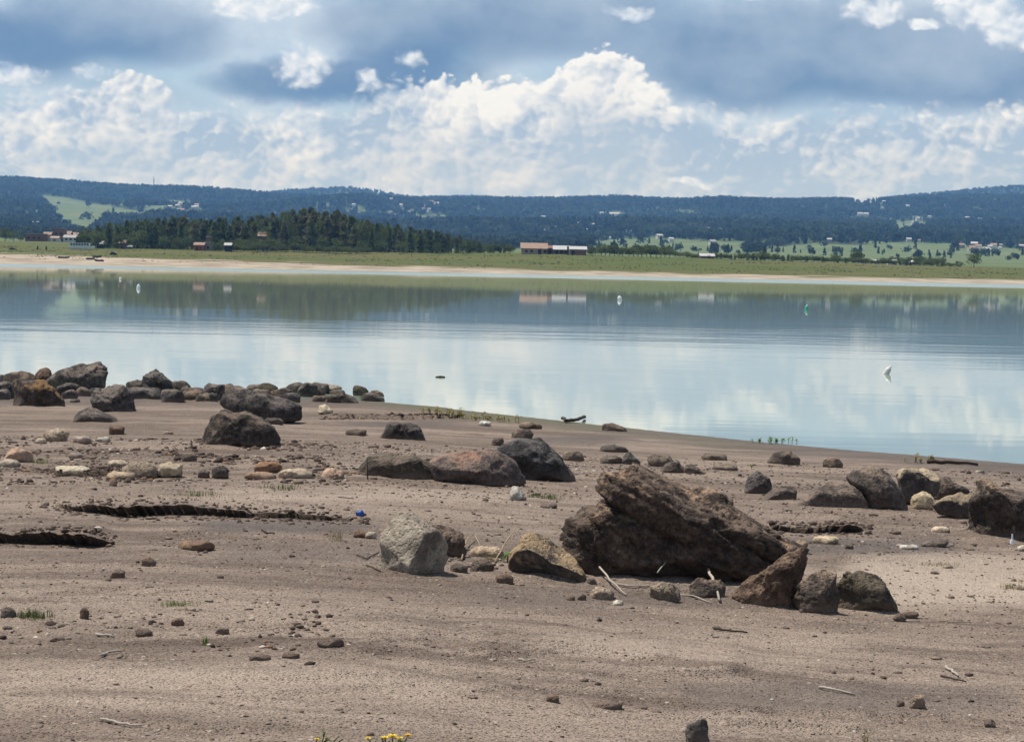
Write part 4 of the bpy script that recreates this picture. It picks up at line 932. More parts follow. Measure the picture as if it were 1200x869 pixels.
# broadleaf trees and shrubs at the foot of the wood
for px, top, w in ((101, 269, 1.0), (112, 271, 1.1), (140, 273, 1.0), (155, 270, 1.1), (164, 272, 1.0), (188, 276, 1.0), (208, 278, 1.1), (217, 277, 1.0), (296, 279, 1.0), (305, 281, 1.3), (314, 279, 1.1), (258, 281, 1.1), (272, 279, 1.0), (284, 281, 1.2), (322, 280, 1.2), (345, 277, 1.1), (375, 278, 1.1), (395, 279, 1.0), (420, 281, 1.0), (445, 282, 1.0), (470, 283, 1.1), (510, 284, 1.0), (540, 284, 1.0)):
    p = far_at(px, 652 + rng.uniform(-3, 4), 0.1); h = at(px, top, 652).z - p.z
    tree('broad', 'broadleaf_tree', p, max(h, 1.5), w, 'rounded broadleaf tree at the foot of the headland wood', 'tree', 'rounded trees at the foot of the wood')
for i in range(26):
    px = 248 + i * 7.2 + rng.uniform(-2, 2); p = far_at(px, 643 + rng.uniform(-2, 2), 0.1)
    tree('broad', 'shrub', p, rng.uniform(1.6, 2.9), 1.6, 'low dark shrub in the hedge before the headland wood', 'shrub', 'shrubs of the hedge before the wood')
for i in range(14):
    px = 545 + i * 4 + rng.uniform(-2, 2); p = far_at(px, 690 + rng.uniform(-8, 8), 0.1)
    tree('broad', 'bush', p, rng.uniform(1.6, 3.4), 1.2, 'small bush between the wood and the orange-roofed barn', 'bush', 'bushes between wood and barn')
# left edge trees
for px, top, Y, lab in ((-8, 268, 860, 'dark broadleaf tree cut by the left edge of the far shore'), (4, 267, 870, 'tallest dark tree at the left edge of the far shore'), (14, 271, 860, 'dark tree right of the tallest left edge tree'), (22, 276, 850, 'lowest dark tree beside the long brick building at left')):
    p = far_at(px, Y, 0.1); h = at(px, top, Y).z - p.z
    tree('broad', 'broadleaf_tree', p, h, 1.2, lab, 'tree', 'trees at the left edge of the far shore')
# hedge right of the barn
for i in range(22):
    px = 690 + i * 5.4 + rng.uniform(-1.5, 1.5); Y = 672 + rng.uniform(-3, 3); p = far_at(px, Y, 0.1)
    top = np.interp(px, [690, 700, 770, 790, 805], [290, 288.5, 289, 294, 297])
    tree('broad', 'hedge_tree', p, max(1.0, at(px, float(top), Y).z - p.z) * rng.uniform(0.9, 1.15), 1.5, 'dense dark tree of the hedge right of the barns', 'tree', 'hedge trees right of the barns')
for i in range(86):
    px = 806 + i * 3.7 + rng.uniform(-2, 2); Y = 690 + rng.uniform(-4, 4); p = far_at(px, Y, 0.1)
    top = hor(px) - np.interp(px, [806, 900, 1000, 1100, 1130], [16, 16.5, 14, 12, 9]) - rng.uniform(-1.2, 2.2)
    tree('pine' if rng.random() < 0.3 else 'broad', 'hedgerow_shrub', p, max(0.9, at(px, float(top), Y).z - p.z), 1.9, 'small dark shrub in the long hedgerow on the right bank', 'shrub', 'shrubs of the long hedgerow')
for px, top, Y, w, lab in ((892, 293, 700, 1.0, 'pointed dark tree rising from the hedgerow below the right fields'), (975, 297, 705, 1.1, 'rounded tree in the hedgerow left of the tall twin tree'), (997, 293.5, 705, .95, 'left half of the tall twin tree in the hedgerow'), (1003, 293.5, 708, .9, 'right half of the tall twin tree in the hedgerow')):
    p = far_at(px, Y, 0.1); tree('broad', 'tall_tree', p, at(px, top, Y).z - p.z, w, lab, 'tree', None)
for i in range(13):
    px = 1034 + i * 5.6; p = far_at(px, 760 + rng.uniform(-8, 8), 0.1)
    tree('broad', 'grove_tree', p, at(px, 301.5 + rng.uniform(-1.5, 2), 760).z - p.z, 1.1, 'dark tree in the grove behind the white houses', 'tree', 'grove behind the white houses')
p = far_at(1138, 690, 0.1); tree('broad', 'lone_tree', p, at(1138, 297, 690).z - p.z, 1.3, 'large round lone tree at the right end of the hedgerow', 'tree', None)
p = far_at(1122, 692, 0.1); tree('broad', 'small_tree', p, at(1122, 306, 692).z - p.z, 1.3, 'smaller round tree beside the large lone tree', 'tree', None)

# ------------------------------------------------------------------ buildings
M['roof_tile'] = simple('orange_tiles', (0.29, 0.195, 0.145), 0.85)
M['roof_white'] = simple('white_sheet_roof', (0.42, 0.41, 0.40), 0.7)
M['wall_white'] = simple('white_wall', (0.58, 0.57, 0.54), 0.85)
M['wall_tan'] = simple('tan_wall', (0.34, 0.27, 0.22), 0.9)
M['brick'] = simple('brick_wall', (0.20, 0.115, 0.085), 0.9)
M['red_wall'] = simple('red_wall', (0.34, 0.12, 0.08), 0.9)
M['dark_opening'] = simple('dark_opening', (0.02, 0.02, 0.022), 0.5)
M['yellow_roof'] = simple('yellow_roof', (0.65, 0.42, 0.08), 0.7)
M['grey_roof'] = simple('grey_roof', (0.32, 0.31, 0.31), 0.8)
M['iron'] = simple('dark_iron', (0.03, 0.03, 0.032), 0.6)
def house(name, label, px0, px1, ytop, ybase, Y, wall, roof, roof_frac=0.45, deep=6.0, openings=(), cat='house', group=None, ridge='x', eave=0.3):
    """gabled house: pixel extent of the front, depth Y"""
    base = far_at((px0 + px1) / 2, Y); k = Y / FPX
    wd = (px1 - px0) * k
    zt = at((px0 + px1) / 2, ytop, Y).z - base.z; zb = min(0.0, at((px0 + px1) / 2, ybase, Y).z - base.z) - 0.5
    zw = zt - (zt - max(zb, 0)) * roof_frac if roof_frac else zt
    root = empty(name, base); props(root, label, cat, group)
    b = MB(); b.box(-wd / 2, wd / 2, 0, deep, zb, zw)
    if roof_frac and ridge == 'y':
        b.poly([(-wd / 2, 0, zw), (wd / 2, 0, zw), (0, 0, zt - 0.1)], (0, deep, 0))
    b.build('wall', wall, root)
    if roof_frac:
        r = MB(); e = eave
        if ridge == 'x':
            r.poly([(-wd / 2 - e, -e, zw - 0.1), (-wd / 2 - e, deep / 2, zt), (-wd / 2 - e, deep / 2, zt + 0.18), (-wd / 2 - e, -e, zw + 0.08)], (wd + 2 * e, 0, 0))
            r.poly([(-wd / 2 - e, deep / 2 + .01, zt), (-wd / 2 - e, deep + e, zw - 0.1), (-wd / 2 - e, deep + e, zw + .08), (-wd / 2 - e, deep / 2 + .01, zt + .18)], (wd + 2 * e, 0, 0))
        else:
            r.poly([(-wd / 2 - e, -e, zw - .1), (0, -e, zt), (0, -e, zt + .18), (-wd / 2 - e, -e, zw + .08)], (0, deep + 2 * e, 0))
            r.poly([(.01, -e, zt), (wd / 2 + e, -e, zw - .1), (wd / 2 + e, -e, zw + .08), (.01, -e, zt + .18)], (0, deep + 2 * e, 0))
    else:
        r = MB(); r.box(-wd / 2 - .15, wd / 2 + .15, -.15, deep + .15, zw + .003, zw + .2)
    r.build('roof', roof, root)
    for nm, fx, w_, fz, h_ in openings:      # name, centre along the front 0..1, width m, foot m, height m
        x = -wd / 2 + wd * fx
        o = MB().box(x - w_ / 2, x + w_ / 2, -0.06, 0.05, fz, fz + h_).build(nm, M['dark_opening'], root)
    return root
barn = house('barn', 'long barn with an orange tiled roof on the far bank', 608, 638, 285, 296, 655, M['wall_tan'], M['roof_tile'], 0.5, 9, (('door', 0.72, 1.0, 0.0, 1.5), ('window', 0.2, .7, .5, .7), ('window', .4, .7, .5, .7), ('window', .92, .8, .4, .9)))
b2 = house('barn', 'barn with a white sheet roof beside the orange-roofed barn', 646, 664, 288.2, 297, 660, M['brick'], M['roof_white'], 0.45, 8, (('door', 0.2, .9, 0, 1.3), ('window', .5, .8, .4, .8), ('window', .8, .8, .4, .8)))
house('barn', 'brown brick shed at the right end of the barns', 665, 684, 289, 298, 654, M['brick'], M['roof_white'], 0.35, 8, (('door', .2, .9, 0, 1.2),))
house('shed', 'low brown shed between the two larger barns', 637.5, 646, 288, 297, 664, M['brick'], M['brick'], 0.3, 6, (('door', .5, .8, 0, 1.2),), cat='shed')
p = far_at(662.5, 651); r_ = empty('chimney', p); props(r_, 'tall dark chimney standing before the white-roofed barn', 'chimney')
MB().tube([(0, 0, -.3), (0, 0, 2.4)], [.28, .24], 8).build('stack', M['iron'], r_); MB().tube([(0, 0, 2.403), (0, 0, 2.6)], [.34, .34], 8).build('cap', M['iron'], r_)
house('hut', 'small white-roofed hut in the hedgerow on the right bank', 818, 834, 297.5, 303, 680, M['brick'], M['roof_white'], 0.5, 6, (('door', .6, .8, 0, 1.0),), cat='hut')
house('cottage', 'small red cottage at the foot of the headland wood', 225, 236, 284.5, 292.5, 646, M['red_wall'], M['roof_tile'], 0.3, 5, (('door', .3, .6, .0, 1.1), ('window', .7, .5, .5, .5)), cat='cottage')
house('house', 'tan house joined to the right side of the red cottage', 237, 246, 283.5, 292, 649, M['wall_tan'], M['grey_roof'], 0, 5, (('window', .5, .7, .6, .7),))
house('water_tower', 'narrow brick tower with a white tank behind the red cottage', 239, 244, 277.5, 291, 656, M['brick'], M['roof_white'], 0.0, 1.4, cat='tower')
house('kiosk', 'open shelter with a tilted white roof beside the hedge', 261, 268, 285, 293, 640, M['dark_opening'], M['roof_white'], 0.25, 3, cat='shelter')
house('lookout_house', 'two-storey house with an orange roof among the pines', 300, 309, 272, 288, 664, M['brick'], M['roof_tile'], 0.22, 5, (('window', .3, .6, 2.2, .6), ('window', .7, .6, 2.2, .6), ('door', .5, .7, 0.3, 1.1)))
house('garden_wall', 'short white wall glimpsed below the orange-roofed house', 298, 315, 286, 288, 652, M['wall_white'], M['wall_white'], 0, 0.4, cat='wall')
# village at the left
house('warehouse', 'long brown brick building at the left of the far village', 27, 48, 274, 282, 880, M['brick'], M['grey_roof'], 0, 9, (('window', .2, 1, 1, .8), ('window', .5, 1, 1, .8), ('window', .8, 1, 1, .8)), cat='building')
house('house', 'two-storey brick house rising above the far village', 61, 72, 267.5, 281, 915, M['brick'], M['grey_roof'], 0, 7, (('window', .25, .9, 3.0, .9), ('window', .75, .9, 3.0, .9), ('window', .25, .9, .8, .9), ('window', .75, .9, .8, .9)))
house('house', 'white long house behind the tour boat', 72, 89, 275.5, 283, 885, M['wall_white'], M['grey_roof'], 0.35, 6, (('window', .2, .9, .9, .8), ('window', .5, .9, .9, .8), ('window', .8, .9, .9, .8)))
house('house', 'low white house left of the two-storey brick house', 57, 66, 277, 281, 895, M['wall_white'], M['wall_tan'], 0.3, 5, (('window', .5, .8, .4, .6),))
house('house', 'tan house right of the long brick building', 48.5, 57, 272, 281.5, 905, M['wall_tan'], M['roof_tile'], 0.3, 5, (('window', .5, .8, .8, .8),))
house('house', 'small pale house between brick house and wood', 74, 80, 271, 277, 925, M['wall_tan'], M['roof_tile'], 0.3, 5, (('window', .5, .8, .8, .8),))
house('house', 'small pinkish house nearest the edge of the wood', 82, 89, 272.5, 278, 930, M['wall_white'], M['roof_tile'], 0.3, 5, (('window', .5, .8, .8, .8),))
for q, (px, yy) in enumerate(((112, 283), (137, 281.5), (146, 288))):
    house('shed', ['shed with grey roof under the first trees of the wood', 'shed with tan roof deeper under the wood', 'tiny shed at the grassy foot of the wood'][q], px, px + 7, yy, yy + 6, 664, M['brick'], [M['grey_roof'], M['roof_tile'], M['grey_roof']][q], .35, 3, (('door', .5, .6, 0, .9),), cat='shed')
# white houses by the hedgerow on the right
for q, (x0, x1, yt, Y, lab) in enumerate(((1006, 1014, 305, 735, 'small white house just right of the twin tree'), (1021, 1028, 304.5, 735, 'white house left of the grove by the hedgerow'), (1038, 1048, 304.5, 732, 'white house with grey roof before the grove'), (1054, 1063, 307, 730, 'low white chapel hall before the grove'))):
    house('house', lab, x0, x1, yt, 312, Y, M['wall_white'], M['grey_roof'] if q % 2 else M['roof_white'], .4, 5, (('window', .3, .6, .6, .6), ('window', .7, .6, .6, .6)))
p = far_at(1066, 731); r_ = empty('chapel_tower', p); props(r_, 'small white pointed chapel tower by the hedgerow', 'tower')
zt = at(1066, 304.5, 731).z - p.z
MB().box(-.7, .7, 0, 1.4, -.5, zt * .68).build('wall', M['wall_white'], r_)
t = MB(); t.v = [(-.8, -.1, zt * .685), (.8, -.1, zt * .685), (.8, 1.5, zt * .685), (-.8, 1.5, zt * .685), (0, .7, zt)]; t.f = [(0, 3, 2, 1), (0, 1, 4), (1, 2, 4), (2, 3, 4), (3, 0, 4)]; t.build('spire', M['wall_white'], r_)
# hillside houses: few pixels each, told apart only by where they stand
def hill_hit(px, py):
    D = np.linspace(1000, 6600, 700); a = (px - 600) / FPX
    al = (far_h(a * D, D) - HC) * FPX / D
    i = int(np.argmax(al >= hor(px) - py)); return D[i]
HOUSES = []
def cluster(cx, cy, sx, sy, n, walls, lab, grp):
    for i in range(n):
        px = rng.gauss(cx, sx); py = rng.gauss(cy, sy)
        if not (-20 < px < 1220): continue
        Y = float(hill_hit(px, py)); p = far_at(px, Y)
        wm = rng.choice(walls); s = rng.uniform(0.7, 1.5) * (3.0 + Y / 1300)
        o = empty('hillside_house', p, rng.uniform(-.4, .4)); props(o, lab, 'house', grp)
        hz = s * rng.uniform(.5, .75); HOUSES.append((p.x, p.y, s))
        MB().box(-s / 2, s / 2, -s / 2, s / 2, -2, hz).build('wall', wm, o)
        rr = MB(); rr.poly([(-s * .55, -s * .55, hz + .02), (-s * .55, 0, hz + s * .28), (-s * .55, s * .55, hz + .02)], (s * 1.1, 0, 0)); rr.build('roof', rng.choice([M['roof_white'], M['grey_roof'], M['roof_tile'], M['roof_white']]), o)
W3 = [M['wall_white'], M['wall_white'], M['wall_tan']]
cluster(220, 245, 16, 5, 12, W3, 'pale house in the hamlet high above the headland wood', 'houses above the headland wood')
cluster(478, 245, 22, 6, 14, W3, 'pale house in the small hamlet on the middle hill', 'houses on the middle hill')
cluster(690, 265, 45, 9, 22, W3, 'pale house scattered on the slope above the barns', 'houses above the barns')
cluster(870, 268, 55, 9, 20, W3, 'pale house scattered on the slope right of the barns', 'houses on the slope right of the barns')
cluster(1100, 255, 60, 12, 22, W3, 'pale house scattered high on the right slope', 'houses high on the right slope')
cluster(1148, 293, 13, 3, 16, W3, 'white house in the village at the edge of the right fields', 'village at the right fields')
cluster(1030, 280, 40, 4, 12, W3, 'white house along the upper edge of the right fields', 'houses above the right fields')
cluster(40, 266, 6, 2, 5, W3, 'pale house in the valley behind the long brick building', 'houses in the left valley')
for px0, px1, py, lab, wm, rf in ((868, 875, 262, 'bright yellow roof on the far right slope', M['wall_tan'], M['yellow_roof']), (1000, 1006, 253, 'left of two long white roofs high on the right slope', M['wall_white'], M['roof_white']), (1007, 1013, 253, 'right of two long white roofs high on the right slope', M['wall_white'], M['roof_white']), (702, 712, 281, 'large white house just above the hedge by the barns', M['wall_white'], M['roof_white']), (710, 722, 253, 'long white roof on the slope above the barns', M['wall_white'], M['roof_white']), (1190, 1197, 290, 'white hall at the right edge of the fields', M['wall_white'], M['roof_white']), (578, 586, 277.5, 'grey tall block left of the orange-roofed barn', M['wall_tan'], M['grey_roof'])):
    Y = float(hill_hit((px0 + px1) / 2, py)); k = Y / FPX; p = far_at((px0 + px1) / 2, Y); s = (px1 - px0) * k; HOUSES.append((p.x, p.y, s))
    o = empty('hall', p); props(o, lab, 'building'); hz = 2.2 * k
    MB().box(-s / 2, s / 2, -s / 3, s / 3, -2, hz).build('wall', wm, o)
    rr = MB(); rr.poly([(-s * .52, -s * .36, hz + .02), (-s * .52, s * .02, hz + 1.6 * k), (-s * .52, s * .36, hz + .02)], (s * 1.04, 0, 0)); rr.build('roof', rf, o)
build_forest()
def build_tussocks():
    rs = np.random.RandomState(9); n = 9000
    a = rs.uniform(-0.26, 0.26, n); D = rs.uniform(548, 660, n); X = a * D
    Z = far_h(X, D)
    keep = (perlin(X / 16, D / 9, 2.0) + 0.5 * perlin(X / 5, D / 4, 3.0) > 0.12) & (Z > 1.0) & (rs.rand(n) < sstep(Z, 0.8, 2.2))
    X, D, Z = X[keep], D[keep], Z[keep]; m = len(X)
    c = crown_mesh('tussock', 'broad', 1.0, 0.7, 14, 0.35, 77, 0.0)
    v0 = np.empty(len(c.vertices) * 3, np.float32); c.vertices.foreach_get('co', v0); v0 = v0.reshape(-1, 3); nf = len(c.polygons)
    f0 = np.arange(nf * 3).reshape(-1, 3)
    sz = rs.uniform(0.10, 0.34, m)[:, None, None]
    V = v0[None] * sz * np.array([1.6, 1.6, 0.8]) + np.stack([X, D, Z - 0.03], -1)[:, None, :]
    F = (f0[None] + (np.arange(m) * len(v0))[:, None, None]).reshape(-1, 3)
    me = mesh_from('tussock_grass', V.reshape(-1, 3), F, False)
    props(obj('tussock_grass', me, M['tussock']), 'tufts of rough grass over the far bank', 'grass', kind='stuff')
M['tussock'] = mat_leaf('tussock_leaf', (0.090, 0.112, 0.030), (0.155, 0.146, 0.056), 0.2, 0.15)
build_tussocks()
# radio mast on the left ridge
p = far_at(177, 6180); r_ = empty('radio_mast', p); props(r_, 'thin radio mast on the left hill ridge', 'mast')
MB().tube([(0, 0, -3), (0, 0, 36)], [1.2, .7], 6).build('mast', M['iron'], r_); MB().box(-3, 3, -.4, .4, 24, 25.4).build('crossarm', M['iron'], r_)

# ------------------------------------------------------------------ boats and posts on the far bank
M['boat_white'] = simple('boat_white', (0.78, 0.82, 0.80), 0.5); M['boat_blue'] = simple('boat_turquoise', (0.45, 0.66, 0.66), 0.5); M['boat_dark'] = simple('dark_boat_wood', (0.035, 0.03, 0.03), 0.8)
def hull(length, beam, z0, z1, bow=0.25):
    mb = MB(); n = 9
    for i in range(n):
        t = i / (n - 1); x = -length / 2 + length * t
        w_ = beam / 2 * min(1.0, (1 - t) / bow) ** 0.6 if t > 1 - bow else beam / 2
        zz = z1 + (0.35 * (z1 - z0) * max(0, t - .7) / .3)
        mb.v += [(x, -w_ * .6, z0 + (0.5 * (z1 - z0) * max(0, t - .8) / .2)), (x, w_ * .6, z0 + (0.5 * (z1 - z0) * max(0, t - .8) / .2)), (x, w_, zz), (x, -w_, zz)]
    for i in range(n - 1):
        for k in range(4): mb.f.append((4 * i + k, 4 * i + (k + 1) % 4, 4 * i + 4 + (k + 1) % 4, 4 * i + 4 + k))
    mb.f += [(0, 3, 2, 1), tuple(4 * (n - 1) + k for k in range(4))]
    return mb
Y = 640; p = far_at(94, Y); p.z = at(94, 291.5, Y).z; p.z = max(p.z, far_z(p.x, Y)) ; k = Y / FPX
tb = empty('tour_boat', p); props(tb, 'white and turquoise covered tour boat on the far grass', 'boat')
L = 30 * k
hull(L, 2.2, -.1, .7, .3).build('hull', M['boat_white'], tb)
MB().box(-L * .46, L * .30, -.95, .95, .703, 1.05).build('cabin', M['boat_blue'], tb)
MB().box(-L * .48, L * .32, -1.05, 1.05, 1.55, 1.70).build('canopy', M['boat_white'], tb)
for i in range(8):
    x = -L * .45 + i * L * .74 / 7; MB().box(x - .06, x + .06, -.95, .95, 1.053, 1.547).build('post', M['boat_white'], tb)
for i in range(7):
    x = -L * .45 + (i + .5) * L * .74 / 7; MB().box(x - .30, x + .30, -.90, -.86, 1.06, 1.54).build('window', M['dark_opening'], tb)
for px, py, ln, rz, lab in ((104, 304, 2.2, .1, 'dark rowing boat drawn up on the far sand'), (112, 301.5, 2.6, -.25, 'second dark rowing boat behind the first on the sand'), (73, 302.5, 3.0, 0.05, 'flat dark skiff lying alone on the far sand'), (114, 306.2, 2.4, 3.3, 'low dark skiff lowest on the far sand')):
    D = np.linspace(500, 660, 400); al = (far_h((px - 600) / FPX * D, D) - HC) * FPX / D; Y = float(D[int(np.argmax(al >= hor(px) - py - .3))])
    q = far_at(px, Y, -0.05); bt = empty('rowing_boat', q, rz); props(bt, lab, 'boat')
    hull(ln, .9, 0, .42, .35).build('hull', M['boat_dark'], bt)
    for s in (-.25, .15): MB().box(ln * s - .08, ln * s + .08, -.44, .44, .423, .46).build('thwart', M['boat_dark'], bt)
for px, lab in ((42, 'left of two short dark posts on the far grass'), (52, 'right of two short dark posts on the far grass')):
    q = far_at(px, 632); o = MB().tube([(0, 0, -.3), (.03, 0, .6), (0, .02, 1.1)], [.22, .24, .17], 7).build('post', M['boat_dark'], None, q, True); props(o, lab, 'post', 'posts on the far grass')
q = far_at(130, 606); o = MB().tube([(-.7, 0, 0), (-.2, 0, .55), (.6, .1, .3), (1.2, 0, 0)], [.3, .5, .35, .2], 7).build('driftwood_log', M['boat_dark'], None, q, True); props(o, 'dark driftwood log on the far grass below the wood', 'log')
q = far_at(11, 628); o = MB().tube([(-.5, 0, 0), (0, 0, .35), (.9, .1, .2), (1.8, 0, .05)], [.3, .4, .2, .1], 7).build('driftwood_log', M['boat_dark'], None, q, True); props(o, 'dark driftwood log at the left end of the far grass', 'log')
for i, (px, Y, h) in enumerate(((480, 632, 1.9), (631, 628, 3.2), (565, 634, 1.3))):
    q = far_at(px, Y); o = MB().tube([(0, 0, -.3), (.02, 0, h)], [.07, .05], 5).build('fence_post', M['bark'], None, q); props(o, ['thin post on the grass before the headland wood', 'tall thin pole before the orange-roofed barn', 'short thin post left of the barns'][i], 'post')

# ================================================================== ROCKS OF THE NEAR SHORE
_ico = {}
def ico(n):
    if n not in _ico:
        bm = bmesh.new(); bmesh.ops.create_icosphere(bm, subdivisions=n, radius=1.0)
        v = np.array([q.co[:] for q in bm.verts]); f = np.array([[w.index for w in t.verts] for t in bm.faces]); bm.free()
        _ico[n] = (v, f)
    return _ico[n]
def rock(name, label, mat, pts, deep=0.8, sub=4, rough=0.085, facets=13, strata=0.0, strata_n=(0.45, 0.0, 0.9), strata_f=6.0, seed=0, cat=None, box=2.5, sink=0.06, group=None, behind=0.0, planes=(), lump=0.09, on=None):
    rs = np.random.RandomState(seed + 1000)
    if cat == 'stone': facets = max(facets, 16); lump = 0.14; rough = max(rough, 0.11)
    P = np.array(pts, float)
    if len(pts) == 4 and not isinstance(pts[0], (tuple, list)): P = np.array(oval(*pts, seed))
    cx, cy = (P[:, 0].min() + P[:, 0].max()) / 2, (P[:, 1].min() + P[:, 1].max()) / 2
    by = P[:, 1].max(); wpx = np.ptp(P[:, 0]); hpx = np.ptp(P[:, 1])
    g0 = hit(cx, on if on else by - 0.06 * hpx, False)
    k = g0.y / FPX
    dm = deep * wpx * k; dm = min(dm, 2.2 * hpx * k + 0.1)
    Yc = g0.y + 0.42 * dm + behind
    W = np.array([at(x, y, Yc)[:] for x, y in P])
    ctr = np.array(at(cx, cy + 0.08 * hpx, Yc)[:])
    L = W[:, [0, 2]] - ctr[[0, 2]]
    low = L[:, 1] < 0
    L[low, 1] -= sink * hpx * k
    # radius of the outline by angle
    ang = np.linspace(-math.pi, math.pi, 361); R = np.zeros(361)
    n = len(L)
    c, sn_ = np.cos(ang), np.sin(ang)
    for j in range(n):
        p = L[j]; e = L[(j + 1) % n] - p
        den = c * e[1] - sn_ * e[0]; den = np.where(np.abs(den) < 1e-12, 1e-12, den)
        rr = (p[0] * e[1] - p[1] * e[0]) / den; tt = (p[0] * sn_ - p[1] * c) / den
        R = np.where((rr > 0) & (tt >= -1e-6) & (tt <= 1 + 1e-6), np.maximum(R, rr), R)
    R[R == 0] = R[R > 0].mean()
    if facets >= 6: R = R * 1.05          # what the breaks take off the outline
    v, f = ico(sub); v = v.copy(); ol = rs.rand(3) * 50
    v = v * (1 + 1.3 * lump * fbm(v[:, 0] * 1.3 + ol[0], v[:, 1] * 1.3 + ol[1], v[:, 2] * 1.3 + ol[2], 3, 0.5))[:, None]
    # flat breaks
    def chop(nrm, d):
        nrm = np.array(nrm, float); nrm /= np.linalg.norm(nrm)
        t = v @ nrm - d; msk = t > 0
        v[msk] -= nrm[None] * (t[msk] * 0.92)[:, None]
    for q in planes: chop(q[:3], q[3])
    for i in range(facets):
        nrm = rs.normal(size=3); nrm /= np.linalg.norm(nrm)
        if i % 3 < 2: nrm[1] = -abs(nrm[1]) - 0.35
        chop(nrm, 0.66 + 0.24 * rs.rand())
    rho = np.sqrt(v[:, 0] ** 2 + v[:, 2] ** 2); th = np.arctan2(v[:, 2], v[:, 0])
    rad0 = np.linalg.norm(v, axis=1)
    nn = (np.maximum(rho, 1e-6) ** box + np.abs(v[:, 1]) ** box) ** (1 / box) / np.sqrt(rho ** 2 + v[:, 1] ** 2)
    rho2 = rho / nn; dy = v[:, 1] / nn
    Rt = np.interp(th, ang, R)
    X = Rt * rho2 * np.cos(th); Z = Rt * rho2 * np.sin(th); Yd = dy * dm / 2
    q = np.stack([X, Yd, Z], -1)
    size = 0.5 * (wpx + hpx) * k
    s = q / size; o = rs.rand(3) * 50
    fine = fbm(s[:, 0] * 4.5 + o[1], s[:, 1] * 4.5 + o[2], s[:, 2] * 4.5 + o[0], 5, 0.62)
    mod = 0.45 + 1.1 * sstep(perlin(s[:, 0] * 1.7 + o[2], s[:, 1] * 1.7, s[:, 2] * 1.7 + o[0]), -0.3, 0.5)
    d = rough * mod * (0.45 - 1.5 * np.abs(fine))
    if strata:                            # layers parted by narrow clefts, each layer standing a little forward or back
        sn = np.array(strata_n)
        t = (q @ sn) * strata_f + 0.20 * fbm(s[:, 0] * 1.6 + o[0], s[:, 1] * 1.6, s[:, 2] * 1.6 + o[2], 3)
        near_ = np.round(t); fr = np.abs(t - near_); lay = np.floor(t).astype(int)
        offs = rs.uniform(-1, 1, 64)[lay % 64]; cut = rs.uniform(0.2, 1.0, 64)[near_.astype(int) % 64]
        keep_ = sstep(perlin(s[:, 0] * 2 + o[1], s[:, 1] * 2, s[:, 2] * 2 + near_ * 3.7), -0.35, 0.15)
        d = d + strata * (0.18 * offs - cut * keep_ * np.exp(-(fr / 0.11) ** 2))
        t2 = t * 2.7 + 0.5 * fine; d = d - 0.22 * strata * np.exp(-((t2 - np.round(t2)) / 0.2) ** 2)
    q = q * (1 + d)[:, None]
    base = np.array([ctr[0], ctr[1], g0.z])
    me = mesh_from(name, q + (ctr - base), f)
    ob = obj(name, me, M[mat], None, base)
    return props(ob, label, cat or ('boulder' if wpx * k > 0.6 else 'rock'), group)


for r in ROCKS:
    if 'seed' in r and r['mat'] in ('clod', 'orange'): r.setdefault('rough', 0.12)
    rock(**r)

# a few more single stones scattered over the mud, alike but for their place
rs_ = random.Random(77)
def screen_of(X, Y, Z):
    d = Vector((X, Y, Z - HC)); w_ = d.dot(cF)
    return 600 + FPX * d.dot(cR) / w_, 434.5 - FPX * d.dot(cU) / w_
cnt = 0
while cnt < 120:
    px = rs_.uniform(0, 1200); py = rs_.uniform(500, 860)
    lim = np.interp(px, [0, 450, 1200], [490, 500, 560])
    if py < lim: continue
    if 660 < px < 1060 and 545 < py < 725: continue
    s = rs_.uniform(3, 6.5)
    light = rs_.random() < 0.35
    rock('pebble', 'small pale pebble lying loose on the bare mud' if light else 'small dark pebble lying loose on the bare mud', rs_.choice(['white', 'tan', 'pink']) if light else rs_.choice(['clod', 'slate', 'clod', 'brown']), (px - s, py - s * rs_.uniform(.35, .7), px + s, py), sub=2, seed=900 + cnt, cat='pebble', group='pale pebbles on the mud' if light else 'dark pebbles on the mud', facets=9, rough=.12, sink=.3)
    cnt += 1

